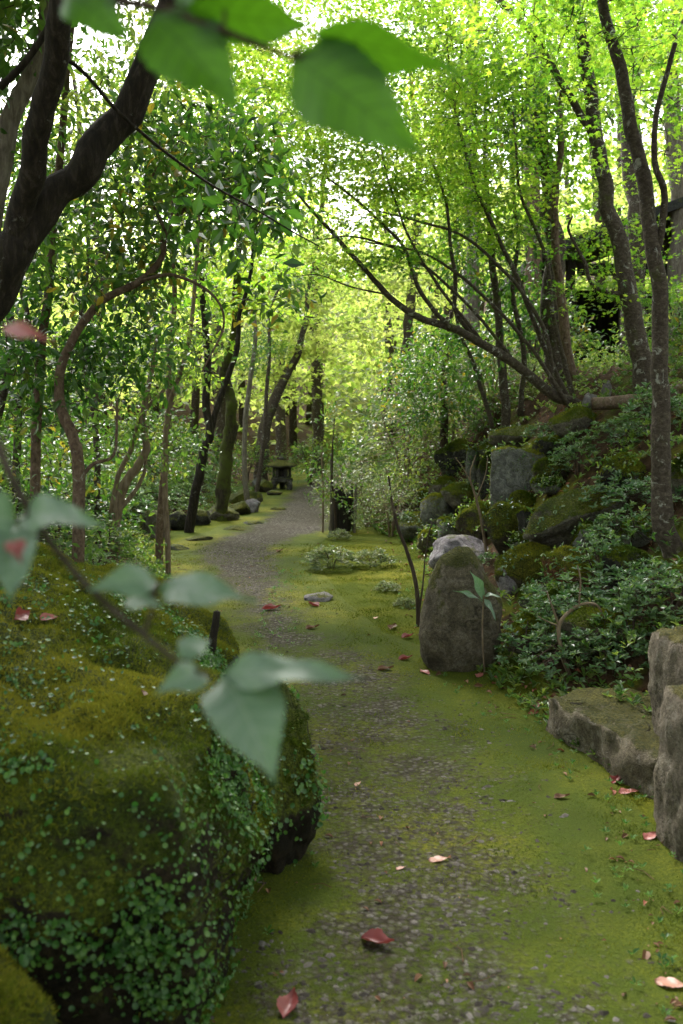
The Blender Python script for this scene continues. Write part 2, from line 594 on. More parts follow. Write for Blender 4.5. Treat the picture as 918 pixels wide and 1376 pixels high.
def rock_mat(name, c1, c2, c3, moss=.5, lichen=.3, lcol=(.34, .34, .30), mcol=None, scale=1.0):
    """moss > 0: how far moss has spread from the upward faces"""
    k = NT(name)
    v = k.obj()
    n1 = k.noise(5 * scale, 6, .65, v, .6)
    n2 = k.noise(38 * scale, 5, .7, v)
    c = k.ramp(n1, [(.3, c1), (.5, c2), (.72, c3)])
    c = k.mix(k.ramp(n2, [(.35, .6), (.6, 0.0)]), c, tuple(x * .35 for x in c1))
    li = k.math('MULTIPLY', k.noise(9 * scale, 6, .75, v, 1.0), 1.0)
    c = k.mix(k.ramp(li, [(.62 - .2 * lichen, 0.0), (.70 - .2 * lichen, lichen)]), c, lcol)
    geo = k.n('ShaderNodeNewGeometry')
    sx = k.n('ShaderNodeSeparateXYZ')
    k.l(geo.outputs['Normal'], sx.inputs[0])
    a = k.math('ADD', sx.outputs['Z'], k.math('MULTIPLY', k.math('SUBTRACT', k.noise(4 * scale, 6, .7, v), .5), 2.0))
    a = k.math('ADD', a, moss - 1.0)
    mm = k.ramp(a, [(.0, 0.0), (.22, 1.0)])
    m1 = k.noise(3.0, 4, .6, v)
    mc = k.ramp(m1, [(.35, (.042, .064, .009)), (.5, (.115, .132, .012)), (.68, (.21, .19, .020))]) if mcol is None else k.ramp(m1, [(.35, mcol[0]), (.65, mcol[1])])
    m3 = k.noise(80, 3, .7, v)
    mc = k.mix(k.ramp(m3, [(.38, .8), (.62, 0.0)]), mc, (.022, .032, .006))
    c = k.mix(mm, c, mc)
    sp = k.noise(150 * scale, 4, .75, v)
    dn = k.n('ShaderNodeTexNoise')
    dn.inputs['Scale'].default_value = 4 * scale
    dn.inputs['Detail'].default_value = 4
    k.l(v, dn.inputs['Vector'])
    dv = k.n('ShaderNodeVectorMath', operation='MULTIPLY_ADD')
    k.l(dn.outputs['Color'], dv.inputs[0])
    dv.inputs[1].default_value = (.35, .35, .35)
    k.l(v, dv.inputs[2])
    ck = k.n('ShaderNodeTexVoronoi', feature='DISTANCE_TO_EDGE')
    ck.inputs['Scale'].default_value = 1.7 * scale
    k.l(dv.outputs[0], ck.inputs['Vector'])
    ckf = k.math('MULTIPLY', k.ramp(ck.outputs['Distance'], [(.0, 1.0), (.014, 0.0)]), k.ramp(k.noise(2.6 * scale, 3, .6, v), [(.46, 0.0), (.6, 1.0)]))
    c = k.mix(k.math('MULTIPLY', ckf, .6), c, tuple(x * .3 for x in c1))
    c = k.mix(k.ramp(sp, [(.42, .45), (.58, 0.0)]), c, tuple(x * .4 for x in c1))
    h = k.math('ADD', k.math('ADD', k.math('MULTIPLY', n2, .8), k.math('MULTIPLY', sp, .5)), k.math('ADD', k.math('MULTIPLY', n1, .8), k.math('MULTIPLY', k.math('MULTIPLY', m3, mm), 1.4)))
    h = k.math('SUBTRACT', h, k.math('MULTIPLY', ckf, .6))
    nr = k.bump(h, .95, .022)
    return k.done(k.bsdf(c, .9, nr, .2))

def bark_mat(name, c1, c2, c3, lichen=.4, moss=0.0, stretch=.25, lcol=(.30, .30, .27)):
    k = NT(name)
    v = k.obj()
    mp = k.n('ShaderNodeMapping')
    mp.inputs['Scale'].default_value = (1, 1, stretch)
    k.l(v, mp.inputs[0])
    n1 = k.noise(34, 6, .7, mp.outputs[0], .4)
    c = k.ramp(n1, [(.3, c1), (.52, c2), (.75, c3)])
    li = k.noise(11, 5, .7, v, .8)
    c = k.mix(k.ramp(li, [(.66 - .1 * lichen, 0.0), (.72 - .1 * lichen, lichen)]), c, lcol)
    if moss:
        ms = k.noise(3.5, 5, .7, v)
        c = k.mix(k.ramp(ms, [(.62 - .3 * moss, 0.0), (.74 - .3 * moss, .9)]), c, (.055, .065, .012))
    nr = k.bump(n1, .9, .012)
    return k.done(k.bsdf(c, .88, nr, .2))

M['ground'] = ground_mat()
M['path'] = path_mat()
M['pebble'] = (lambda k: k.done(k.bsdf(k.ramp(k.attr('rnd'), [(0, (.024, .020, .017)), (.6, (.060, .053, .047)), (1, (.13, .118, .110))]), .9, k.bump(k.noise(150, 3, .6, k.pos()), .4, .004), .08)))(NT('grey pebble'))
M['rock_moss'] = rock_mat('mossy rock', (.05, .043, .032), (.15, .13, .10), (.27, .245, .20), .72, .4)
M['rock_deep_moss'] = rock_mat('moss covered rock', (.03, .024, .016), (.075, .06, .04), (.13, .11, .075), 1.05, .15)
M['rock_grey'] = rock_mat('grey rock', (.08, .08, .07), (.20, .20, .18), (.33, .33, .30), .40, .45)
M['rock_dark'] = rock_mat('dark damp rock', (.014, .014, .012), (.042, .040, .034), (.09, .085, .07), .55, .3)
M['rock_violet'] = rock_mat('lilac grey rock', (.13, .115, .125), (.25, .22, .245), (.38, .34, .37), .12, .5, (.42, .40, .42))
M['rock_rust'] = rock_mat('rusty rock', (.06, .03, .015), (.17, .075, .03), (.26, .13, .06), .62, .15, (.32, .2, .12))
M['standing'] = rock_mat('weathered standing rock', (.055, .045, .031), (.165, .135, .095), (.30, .26, .21), .72, .45, (.22, .20, .16), ((.05, .055, .010), (.14, .125, .018)), 1.4)
M['slab'] = rock_mat('slab stone', (.075, .060, .042), (.21, .175, .12), (.36, .31, .24), .42, .45, (.40, .37, .32), ((.06, .06, .012), (.17, .15, .03)), 1.6)
M['post_stone'] = rock_mat('post stone', (.085, .068, .048), (.235, .195, .145), (.28, .24, .19), .52, .50, (.38, .34, .28), ((.08, .07, .012), (.18, .15, .03)), 2.0)
M['boulder'] = rock_mat('boulder', (.010, .008, .005), (.030, .021, .012), (.065, .046, .026), .86, .05, (.1, .08, .05), ((.045, .070, .008), (.150, .175, .014)))
M['bark_dark'] = bark_mat('dark bark', (.006, .005, .004), (.020, .015, .011), (.060, .048, .040), .3)
M['bark_brown'] = bark_mat('brown bark', (.020, .015, .011), (.060, .046, .035), (.13, .105, .085), .75, .15, 1.3)
M['bark_red'] = bark_mat('reddish bark', (.035, .022, .015), (.115, .076, .054), (.21, .155, .12), .5, .1, .6)
M['bark_grey'] = bark_mat('grey bark', (.055, .045, .036), (.13, .11, .09), (.22, .20, .17), .5)
M['bark_moss'] = bark_mat('mossy bark', (.012, .010, .007), (.032, .025, .016), (.07, .055, .035), .1, .7)
M['twig'] = bark_mat('twig bark', (.02, .014, .010), (.055, .038, .028), (.11, .085, .065), .2)
M['pale_twig'] = bark_mat('pale twig', (.08, .055, .035), (.18, .13, .09), (.28, .22, .16), .2)
M['timber'] = bark_mat('dark timber', (.008, .007, .006), (.020, .016, .013), (.045, .036, .03), .0, 0, .08)
M['rooftile'] = bark_mat('dark roofing', (.012, .012, .012), (.03, .03, .03), (.06, .06, .06), .1, .15, 1)
M['lantern'] = rock_mat('lantern stone', (.03, .028, .022), (.075, .07, .058), (.13, .12, .10), .25, .3)
M['lantern_roof'] = rock_mat('mossy lantern stone', (.05, .045, .03), (.11, .10, .075), (.16, .15, .12), .85, .2, mcol=((.09, .10, .014), (.19, .17, .025)))

# ------------------------------------------------------------------ ground and path
def build_ground():
    xs = np.concatenate([np.linspace(-80, -9, 40), np.linspace(-8.8, -3, 70), np.linspace(-2.96, 3.4, 220), np.linspace(3.5, 9, 60), np.linspace(9.5, 80, 40)])
    ys = np.concatenate([np.linspace(-40, .3, 24), np.linspace(.4, 8, 250), np.linspace(8.05, 20, 200), np.linspace(20.3, 40, 60), np.linspace(41, 130, 40)])
    X, Y = np.meshgrid(xs, ys)
    x, y = X.ravel(), Y.ravel()
    z = H(x, y)
    e, l = np.interp(y, EY, EX), np.interp(y, LY, LX)
    # moss grows thick along the path and thins out up the banks
    m = 1.0 - sstep(-.05, .45, np.maximum(x - e, l - x)) * .62
    m = m - .14 * sstep(2, 5, np.maximum(x - e, l - x))
    V = np.stack([x, y, z], 1)
    nx, ny = len(xs), len(ys)
    i, j = np.meshgrid(np.arange(ny - 1), np.arange(nx - 1), indexing='ij')
    a = (i * nx + j).ravel()
    T = np.stack([a, a + 1, a + nx + 1, a + nx], 1)
    o = link_mesh('ground', V, T, np.zeros(len(V)), M['ground'], attr={'moss': m})
    kind(o, 'structure')

def build_path():
    ys = np.concatenate([np.linspace(-2, 2, 20), np.linspace(2.03, 8, 200), np.linspace(8.05, 26, 240)])
    us = np.linspace(0, 1, 60)
    Y, U = np.meshgrid(ys, us, indexing='ij')
    gl, gr = np.interp(Y, GY, GL) - .45, np.interp(Y, GY, GR) + .45
    X = gl + (gr - gl) * U
    x, y = X.ravel(), Y.ravel()
    z = H(x, y) + .005
    d = np.minimum(x - np.interp(y, GY, GL), np.interp(y, GY, GR) - x)
    g = sstep(-.42, .34, d) * 1.0
    # the near stretch is more overgrown than the far one
    g = g * (0.52 + .37 * sstep(5.0, 10.0, y))
    edge = np.minimum(U, 1 - U).ravel()
    g = np.where(edge < .02, -1.0, g)
    V = np.stack([x, y, z], 1)
    n = len(us)
    i, j = np.meshgrid(np.arange(len(ys) - 1), np.arange(n - 1), indexing='ij')
    a = (i * n + j).ravel()
    T = np.stack([a, a + 1, a + n + 1, a + n], 1)
    o = link_mesh('gravel_path', V, T, np.zeros(len(V)), M['path'], attr={'gravel': g})
    kind(o, 'structure')

def grav(x, y):
    d = np.minimum(x - np.interp(y, GY, GL), np.interp(y, GY, GR) - x)
    return sstep(-.40, .30, d)

def build_pebbles():
    g = np.random.default_rng(11)
    N = 17000
    y = 1.9 + 8.5 * g.uniform(0, 1, N) ** 1.9
    x = np.interp(y, GY, GL) - .4 + (np.interp(y, GY, GR) - np.interp(y, GY, GL) + .8) * g.uniform(0, 1, N)
    p = np.stack([x, y, np.zeros(N)], 1)
    keep = g.uniform(0, 1, N) < grav(x, y) * np.clip(.34 + 1.3 * fbm(p * 2.1, 3), 0.05, 1)
    x, y = x[keep], y[keep]
    n = len(x)
    r = .005 + .0125 * g.uniform(0, 1, n) ** 2.4
    z = H(x, y) + .005 - r * .24
    iv, it = ico(1)
    jit = iv[None] * (1 + .22 * g.normal(size=(n, len(iv), 1)))
    sc = r[:, None, None] * np.stack([np.ones(n), g.uniform(.6, 1, n), g.uniform(.35, .6, n)], 1)[:, None]
    V = jit * sc
    a = g.uniform(0, 6.28, n)
    ca, sa = np.cos(a)[:, None], np.sin(a)[:, None]
    V = np.stack([V[..., 0] * ca - V[..., 1] * sa, V[..., 0] * sa + V[..., 1] * ca, V[..., 2]], 2) + np.stack([x, y, z], 1)[:, None]
    T = (it[None] + (np.arange(n) * len(iv))[:, None, None]).reshape(-1, 3)
    o = link_mesh('gravel', V.reshape(-1, 3), T, np.repeat(g.uniform(0, 1, n), len(iv)), M['pebble'], smooth=False)
    kind(o, 'stuff')

def build_moss_blades():
    g = np.random.default_rng(12)
    mb = MB()
    N = 330000
    y = 1.9 + 9 * g.uniform(0, 1, N) ** 2.2
    e, l = np.interp(y, EY, EX), np.interp(y, LY, LX)
    x = l - .3 + (e - l + .5) * g.uniform(0, 1, N)
    p = np.stack([x, y, np.zeros(N)], 1)
    pr = (1 - .70 * grav(x, y)) * np.clip(.65 + .9 * fbm(p * 2.7, 3), .05, 1)
    keep = g.uniform(0, 1, N) < pr
    x, y = x[keep], y[keep]
    n = len(x)
    z = H(x, y) + .003
    d = unit(np.stack([g.normal(size=n), g.normal(size=n), np.full(n, 1.1)], 1))
    nr = unit(g.normal(size=(n, 3)))
    p = np.stack([x, y, z], 1)
    rnd = np.clip(.5 + .55 * fbm(p * 1.1, 2) + .15 * g.normal(size=n), 0, 1)
    scatter(t_blade(), p, d, nr, g.uniform(.006, .014, n) * (1 + .1 * np.maximum(0, y - 3)) * np.clip(.9 + .8 * fbm(p * 4.3 + 7, 2), .5, 1.6), rnd, mb)
    o = mb.build('moss', M['moss_bright'])
    kind(o, 'stuff')

build_ground()
build_path()
build_pebbles()
build_moss_blades()

# ------------------------------------------------------------------ trees and shrubs
def px_blob(px, py, Y, rx, ry, rd):
    s = Y / F
    return (PY(px, py, Y), np.array([rx * s, rd, ry * s]))

def blob_points(blobs, n, g, shell=.35):
    vol = np.array([max(1e-6, b[1][0] * b[1][1] * b[1][2]) ** .8 for b in blobs])
    cnt = np.maximum(1, (n * vol / vol.sum()).astype(int))
    out = []
    for (c, r), k in zip(blobs, cnt):
        d = unit(g.normal(size=(k, 3)))
        rad = g.uniform(0, 1, (k, 1)) ** shell
        out.append(c + d * rad * r)
    return np.concatenate(out)

def grow(parent, limbs, blobs, n_cl, style, leafm, size, n_leaf, spread, tone, seed, twigm, tw=.0035, start=.35, bname='twig_sprays', cname='crown', droop=.1, max_twig=2.2, full_top=False):
    g = np.random.default_rng(seed)
    sk = []
    for pts, rad in limbs:
        k = int(len(pts) * start)
        sk.append(pts[k:])
    SK = np.concatenate(sk)
    C = blob_points(blobs, n_cl, g)
    if style in ('maple', 'plate'):      # maples hold their leaves in tiers
        lay = .34 if style == 'maple' else .5
        C[:, 2] = np.round((C[:, 2] + .25 * fbm(C * np.array([.5, .5, 0]), 2)) / lay) * lay + .06 * g.normal(size=len(C)) - .25 * fbm(C * np.array([.5, .5, 0]), 2)
    if not full_top:                     # crown tops out of view cut away to let sky light onto the path
        C = C[C[:, 2] < 1.9 + .50 * np.maximum(C[:, 1], 4) + .25 * g.normal(size=len(C))]
        gap = (C[:, 1] > 11.3) & (C[:, 1] < 19.5) & (np.abs(C[:, 0] + .9) < 1.7) & (C[:, 2] > 3.9) & (g.uniform(0, 1, len(C)) < .7)
        C = C[~gap]
    # keep clear of the ground
    hz = H(C[:, 0], C[:, 1])
    C[:, 2] = np.maximum(C[:, 2], hz + .12)
    d0 = np.array([np.min(((SK - c) ** 2).sum(1)) for c in C])
    C = C[np.argsort(d0)]
    buf = np.zeros((len(SK) + 4 * len(C), 3))
    m = len(SK)
    buf[:m] = SK
    mb = MB()
    ax = np.zeros_like(C)
    ok = np.ones(len(C), bool)
    for q, c in enumerate(C):
        dd = ((buf[:m] - c) ** 2).sum(1)
        a = buf[int(np.argmin(dd))]
        L = math.sqrt(dd.min())
        if L < 1e-3:
            ok[q] = False
            continue
        if L > max_twig:
            ok[q] = False
            continue
        mid1 = a * .66 + c * .34 + np.array([0, 0, L * .10]) + g.normal(size=3) * L * .07
        mid2 = a * .33 + c * .67 + np.array([0, 0, L * (.10 - droop * .3)]) + g.normal(size=3) * L * .07
        pts = np.array([a, mid1, mid2, c])
        r0 = tw * (.8 + 1.9 * min(L, 1.6))
        v, t = tube(pts, [r0, r0 * .75, r0 * .5, r0 * .25], 4, cap=False)
        mb.add(v, t)
        ax[q] = (c - mid2) / (np.linalg.norm(c - mid2) + 1e-9)
        buf[m:m + 3] = pts[1:]
        m += 3
    mb.build(bname, twigm, parent)
    lm = MB()
    spray(style, C[ok], ax[ok], g, lm, size, n_leaf, spread, tone)
    return lm.build(cname, leafm, parent, smooth=False)

def tree(name, label, cat, limbs, bark, blobs, n_cl, style, leafm, size, n_leaf, spread, tone=.5, seed=1, group=None, twigm=None, bump=.12, **kw):
    """limbs: first the trunk, then limbs, each (points, radii)"""
    base = np.array(limbs[0][0][0], float)
    root = thing(name, label, cat, base, group)
    sm = []
    g = np.random.default_rng(seed + 1000)
    for q, (pts, rad) in enumerate(limbs):
        pts = [np.asarray(p, float) for p in pts]
        if q == 0:
            pts = [pts[0] - np.array([0, 0, .25])] + pts
            rad = [rad[0] * 1.35, rad[0] * 1.12] + list(rad[1:])
        sp, sr = smooth_path(pts, rad, 7)
        wob = np.stack([pnoise(sp * 2.3 + k * 9 + seed) + .35 * pnoise(sp * 6.5 + k * 5 + seed) for k in range(3)], 1) * (np.mean(sr) * .95)
        if q == 0:
            wob *= .6
            wob[:4] = 0
        sp = sp + wob
        mb = MB()
        v, t = tube(sp, sr, 14 if sr[0] > .03 else 8, bump)
        mb.add(v, t)
        mb.build('trunk' if q == 0 else 'limb', bark, root)
        sm.append((sp, sr))
    if n_cl:
        grow(root, sm, blobs, n_cl, style, leafm, size, n_leaf, spread, tone, seed, twigm or M['twig'], **kw)
    return root

def LP(Y, *pp, Y2=None):
    """polyline of photograph pixels at distance Y (running to Y2)"""
    n = len(pp)
    return [PY(a, b, Y if Y2 is None else Y + (Y2 - Y) * i / (n - 1)) for i, (a, b) in enumerate(pp)]

def planted(pts):
    """first point put on the terrain below it"""
    p = np.array(pts[0])
    p[2] = Hz(p[0], p[1])
    return [p] + list(pts[1:]) if abs(p[2] - pts[0][2]) > .05 else [p] + list(pts[1:])

def zpt(x, y, z):
    return np.array([x, y, z])

# --- left side
tree('forked_tree', 'thick dark barked tree at the left edge forking into two leaning limbs', 'tree',
     [(planted(LP(4.2, (-150, 800), (-95, 600), (-40, 440), (0, 360), (18, 325))), [.12, .095, .085]),
      (LP(4.2, (12, 335), (36, 240), (58, 145), (78, 50), (95, -60), (120, -260), (160, -500), Y2=3.6), [.056, .052, .047, .04]),
      (LP(4.2, (15, 335), (70, 275), (130, 205), (178, 135), (212, 62), (232, -30), (260, -220), (330, -460), Y2=4.6), [.076, .070, .063, .045]),
      (LP(4.0, (62, 60), (110, 95), (160, 150), (220, 202), (280, 245), (350, 285), (430, 330), Y2=4.8), [.010, .008, .006, .003]),
      (LP(4.0, (0, 120), (30, 85), (60, 45), (85, -10)), [.016, .012])],
     M['bark_dark'],
     [(zpt(-1.2, 3.4, 4.6), np.array([1.6, 1.6, .9])), (zpt(-2.6, 5.2, 4.4), np.array([1.2, 1.4, 1.1])),
      (zpt(-.8, 1.6, 5.6), np.array([2.6, 2.4, .9])), (zpt(1.4, 2.6, 6.2), np.array([2.4, 2.4, .9])), (zpt(.2, -1.0, 5.6), np.array([2.8, 1.8, .9])), (zpt(1.0, 3.6, 5.4), np.array([2.0, 1.3, .5])), (zpt(.2, 6.3, 6.6), np.array([2.6, 1.5, .6])), (zpt(-2.4, 6.3, 6.6), np.array([1.6, 1.5, .6])), (zpt(2.6, 6.0, 6.6), np.array([1.6, 1.5, .6])),  # these and the next: unseen crown overhead, added to shade the near ground
      (zpt(-1.0, 1.6, 6.6), np.array([2.8, 2.2, .7])),
      px_blob(330, 300, 5.0, 60, 40, .4)],
     4300, 'broad', M['broad'], .12, 17, .22, .45, 21, start=.3, max_twig=2.6, full_top=True)

tree('slender_tree', 'thin grey curving trunk beside the forked tree at top left', 'tree',
     [(planted(LP(5.4, (-60, 760), (-45, 560), (-20, 330), (5, 195), (18, 150), (40, 95), (58, 40), (66, -30), (60, -160))), [.06, .045, .035])],
     M['bark_grey'], [px_blob(-20, -100, 5.4, 170, 110, .9), px_blob(40, 130, 5.8, 90, 120, .6)], 90, 'broad', M['broad'], .075, 15, .16, .55, 22)

tree('straight_tree', 'slim straight tan trunk rising among the shrubs behind the mossy boulder', 'tree',
     [(planted(LP(6.6, (44, 672), (48, 580), (58, 455), (72, 290), (84, 170), (95, 40), (108, -120))), [.030, .026, .02])],
     M['bark_red'], [px_blob(110, 20, 6.8, 150, 150, .9), px_blob(150, 170, 7.0, 110, 90, .8), px_blob(40, 300, 6.9, 60, 80, .5), px_blob(20, 560, 7.3, 90, 80, .6), px_blob(120, 580, 7.6, 60, 60, .5)], 290, 'broad', M['mid'], .07, 15, .16, .5, 23)

tree('camellia_tree', 'crooked reddish trunk with dark glossy leaves left of the path', 'tree',
     [(planted(LP(6.0, (100, 668), (104, 630), (100, 590), (84, 550), (79, 505), (95, 458), (124, 420), (150, 398), (190, 378), (215, 350), (222, 310), (250, 280), Y2=6.4)), [.033, .028, .024, .016]),
      (LP(6.0, (103, 650), (112, 636), (126, 622), (150, 613), (157, 582), (158, 540), Y2=6.2), [.015, .012, .008]),
      (LP(6.2, (190, 378), (235, 370), (285, 395), (300, 440), (272, 500), Y2=6.0), [.013, .009, .005]),
      (LP(6.3, (222, 310), (200, 250), (240, 190)), [.014, .01, .006])],
     M['bark_red'],
     [px_blob(230, 260, 6.4, 120, 70, .8), px_blob(330, 270, 6.4, 75, 55, .6), px_blob(240, 170, 6.5, 90, 55, .6), px_blob(330, 200, 6.5, 60, 40, .5), px_blob(360, 410, 6.2, 42, 26, .3), px_blob(120, 350, 6.4, 110, 70, .7),
      px_blob(50, 480, 6.4, 70, 90, .7), px_blob(170, 470, 6.8, 70, 60, .6)],
     440, 'broad', M['broad'], .085, 13, .16, .38, 24)

tree('twisted_shrub', 'pale twisted stems crossing each other beside the square mossy rock', 'shrub',
     [(planted(LP(8.2, (150, 698), (163, 665), (183, 628), (197, 602), (191, 572), (198, 530), (206, 490), (212, 450))), [.035, .028, .016]),
      (LP(8.2, (150, 690), (158, 640), (176, 600), (188, 560), (225, 520), (230, 480)), [.024, .02, .012]),
      (LP(8.2, (155, 692), (176, 668), (192, 640), (198, 600)), [.024, .018, .012])],
     M['pale_twig'], [px_blob(190, 480, 8.3, 75, 60, .7), px_blob(215, 590, 8.4, 60, 45, .6), px_blob(150, 610, 8.6, 40, 40, .4)], 120, 'broad', M['mid'], .06, 12, .14, .5, 25)

tree('young_tree', 'thin upright reddish stem left of the curved dark trunk', 'tree',
     [(planted(LP(9.4, (212, 660), (222, 610), (226, 545), (228, 480), (236, 400), (230, 300), (240, 190))), [.032, .026, .018])],
     M['bark_red'], [px_blob(240, 330, 9.6, 70, 60, .8), px_blob(250, 200, 9.6, 90, 70, .8), px_blob(190, 120, 10, 70, 80, .8)], 130, 'broad', M['mid'], .08, 14, .2, .6, 26)

tree('curved_tree', 'dark trunk curving up in an S beside the row of mossy rocks, forked low', 'tree',
     [(planted(LP(12, (252, 652), (272, 615), (283, 582), (277, 540), (279, 480), (275, 430), (270, 350), (280, 260), (285, 160))), [.052, .047, .04, .026]),
      (LP(12, (282, 588), (293, 545), (304, 512), (319, 470), (322, 425), (335, 380), (345, 300), Y2=12.4), [.040, .034, .02])],
     M['bark_dark'], [px_blob(280, 390, 12.4, 80, 60, 1.2), px_blob(310, 300, 12.6, 80, 60, 1.2), px_blob(250, 480, 12.8, 50, 50, .8), px_blob(250, 240, 13, 90, 80, 1.4)],
     210, 'plate', M['maple'], .085, 22, .24, .6, 27)

tree('mossy_tree', 'stout upright trunk furred with moss behind the row of mossy rocks', 'tree',
     [(planted(LP(13.4, (297, 676), (303, 630), (310, 575), (309, 530), (304, 498), (318, 445), (316, 385), (326, 300), (330, 180))), [.085, .07, .055, .035])],
     M['bark_moss'], [px_blob(330, 380, 13.6, 70, 60, 1.2), px_blob(340, 270, 13.8, 80, 60, 1.2), px_blob(330, 180, 14, 80, 50, 1.2)],
     190, 'plate', M['maple'], .09, 22, .26, .7, 28, bump=.42)

tree('leaning_tree', 'slender dark trunk leaning right behind the stone lantern', 'tree',
     [(planted(LP(20, (352, 640), (354, 590), (368, 540), (392, 490), (406, 450), (412, 410), (420, 350))), [.13, .10, .06, .03])],
     M['bark_brown'], [px_blob(400, 440, 20.3, 55, 40, 1.5), px_blob(350, 470, 20.5, 50, 60, 1.5), px_blob(430, 360, 20.5, 60, 45, 1.5)],
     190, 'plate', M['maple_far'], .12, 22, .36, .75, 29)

for q, (px, top, Y, r, lean, bk, lab) in enumerate([
        (20, 250, 7.6, .030, 14, 'bark_brown', 'thin dark stem at the far left beyond the straight tan trunk'),
        (128, 230, 8.8, .028, -16, 'bark_brown', 'thin stem behind the crooked reddish trunk'),
        (332, 330, 15.5, .040, 8, 'bark_grey', 'thin grey stem right of the mossy trunk'),
        (344, 360, 16.5, .035, 30, 'bark_brown', 'thin stem leaning right before the lantern'),
        (225, 160, 8.4, .022, 40, 'pale_twig', 'slender pale stem leaning right above the square dark rock'),
        (-30, 200, 7.0, .035, 60, 'bark_brown', 'stem leaning inward at the far left edge')]):
    jj = [11 * math.sin(q * 2.7 + t * 1.9) * 8 / Y for t in range(4)]
    pts = planted(LP(Y, (px, 670), (px + lean * .2 + jj[0], 580), (px + lean * .7 + jj[1], 460), (px + lean * .8 + jj[2], (460 + top) / 2), (px + lean * 1.5 + jj[3], top), Y2=Y + .3))
    tree('thin_tree', lab, 'tree', [(pts, [r, r * .85, r * .4])], M[bk],
         [px_blob(px + lean * 1.4, top + 20, Y + .3, 62 * 8 / Y, 50 * 8 / Y, .6), px_blob(px + lean * .5, 470, Y + .2, 50 * 8 / Y, 60 * 8 / Y, .5)],
         85, 'broad', M['broad'] if q % 2 else M['mid'], .07, 13, .16, .45, 400 + q, group='thin stems in the left wood')

# --- right side
tree('tall_slim_tree', 'nearest trunk at the right edge, pale blotched bark, standing in bluish shrubs', 'tree',
     [(planted(LP(5.6, (902, 800), (894, 700), (889, 600), (886, 520), (886, 430), (882, 345), (864, 240), (848, 175), (833, 100), (813, 0), (800, -120), Y2=5.9)), [.056, .049, .045, .037, .027]),
      (LP(5.75, (882, 350), (893, 305), (893, 255), (878, 215), (884, 150), (905, 60), Y2=5.6), [.024, .02, .014])],
     M['bark_brown'], [px_blob(820, 20, 6.2, 130, 80, 1.0), px_blob(880, 150, 6.4, 80, 80, .8), px_blob(760, -60, 6, 160, 80, 1.0)], 150, 'maple', M['maple'], .055, 26, .20, .5, 31)

tree('forking_tree', 'leaning trunk just left of the nearest right trunk with a long limb to upper left', 'tree',
     [(planted(LP(8.4, (872, 600), (865, 520), (853, 430), (836, 350), (818, 280), (803, 185), (783, 50), (768, -20), (755, -120))), [.082, .07, .056, .04]),
      (LP(8.4, (803, 190), (783, 155), (753, 105), (723, 55), (673, 0), (640, -50)), [.036, .028, .018]),
      (LP(8.4, (852, 395), (800, 385), (785, 350), (765, 310), (770, 290), Y2=8.2), [.02, .016, .008])],
     M['bark_brown'], [px_blob(700, 60, 8.6, 120, 80, 1.2), px_blob(800, 60, 8.8, 90, 80, 1.0), px_blob(640, 130, 8.6, 80, 60, .9), px_blob(795, 365, 8.6, 60, 36, .5), px_blob(868, 385, 9.2, 60, 50, .6), px_blob(840, 300, 9.2, 60, 40, .6)],
     320, 'maple', M['maple'], .055, 28, .22, .55, 32)

tree('twin_tree', 'stout straight brown trunk behind the arching maple, in front of the dark hut', 'tree',
     [(planted(LP(11.2, (762, 560), (750, 480), (744, 400), (746, 330), (736, 250), (728, 180), (725, 60), (722, -80))), [.14, .11, .095, .065])],
     M['bark_brown'], [px_blob(720, 120, 11.5, 120, 90, 1.5), px_blob(640, 220, 11.5, 90, 70, 1.3), px_blob(760, 240, 11.6, 70, 60, 1)],
     230, 'plate', M['maple'], .075, 24, .25, .5, 33)

tree('reddish_tree', 'thin reddish trunk pressed close against the stout straight trunk', 'tree',
     [(planted(LP(10.6, (776, 545), (768, 500), (757, 430), (748, 350), (745, 290), (752, 200), (760, 80))), [.055, .045, .03])],
     M['bark_red'], [px_blob(760, 170, 10.6, 70, 70, .9), px_blob(690, 310, 10.7, 50, 40, .6)], 90, 'plate', M['maple'], .07, 22, .22, .45, 34)

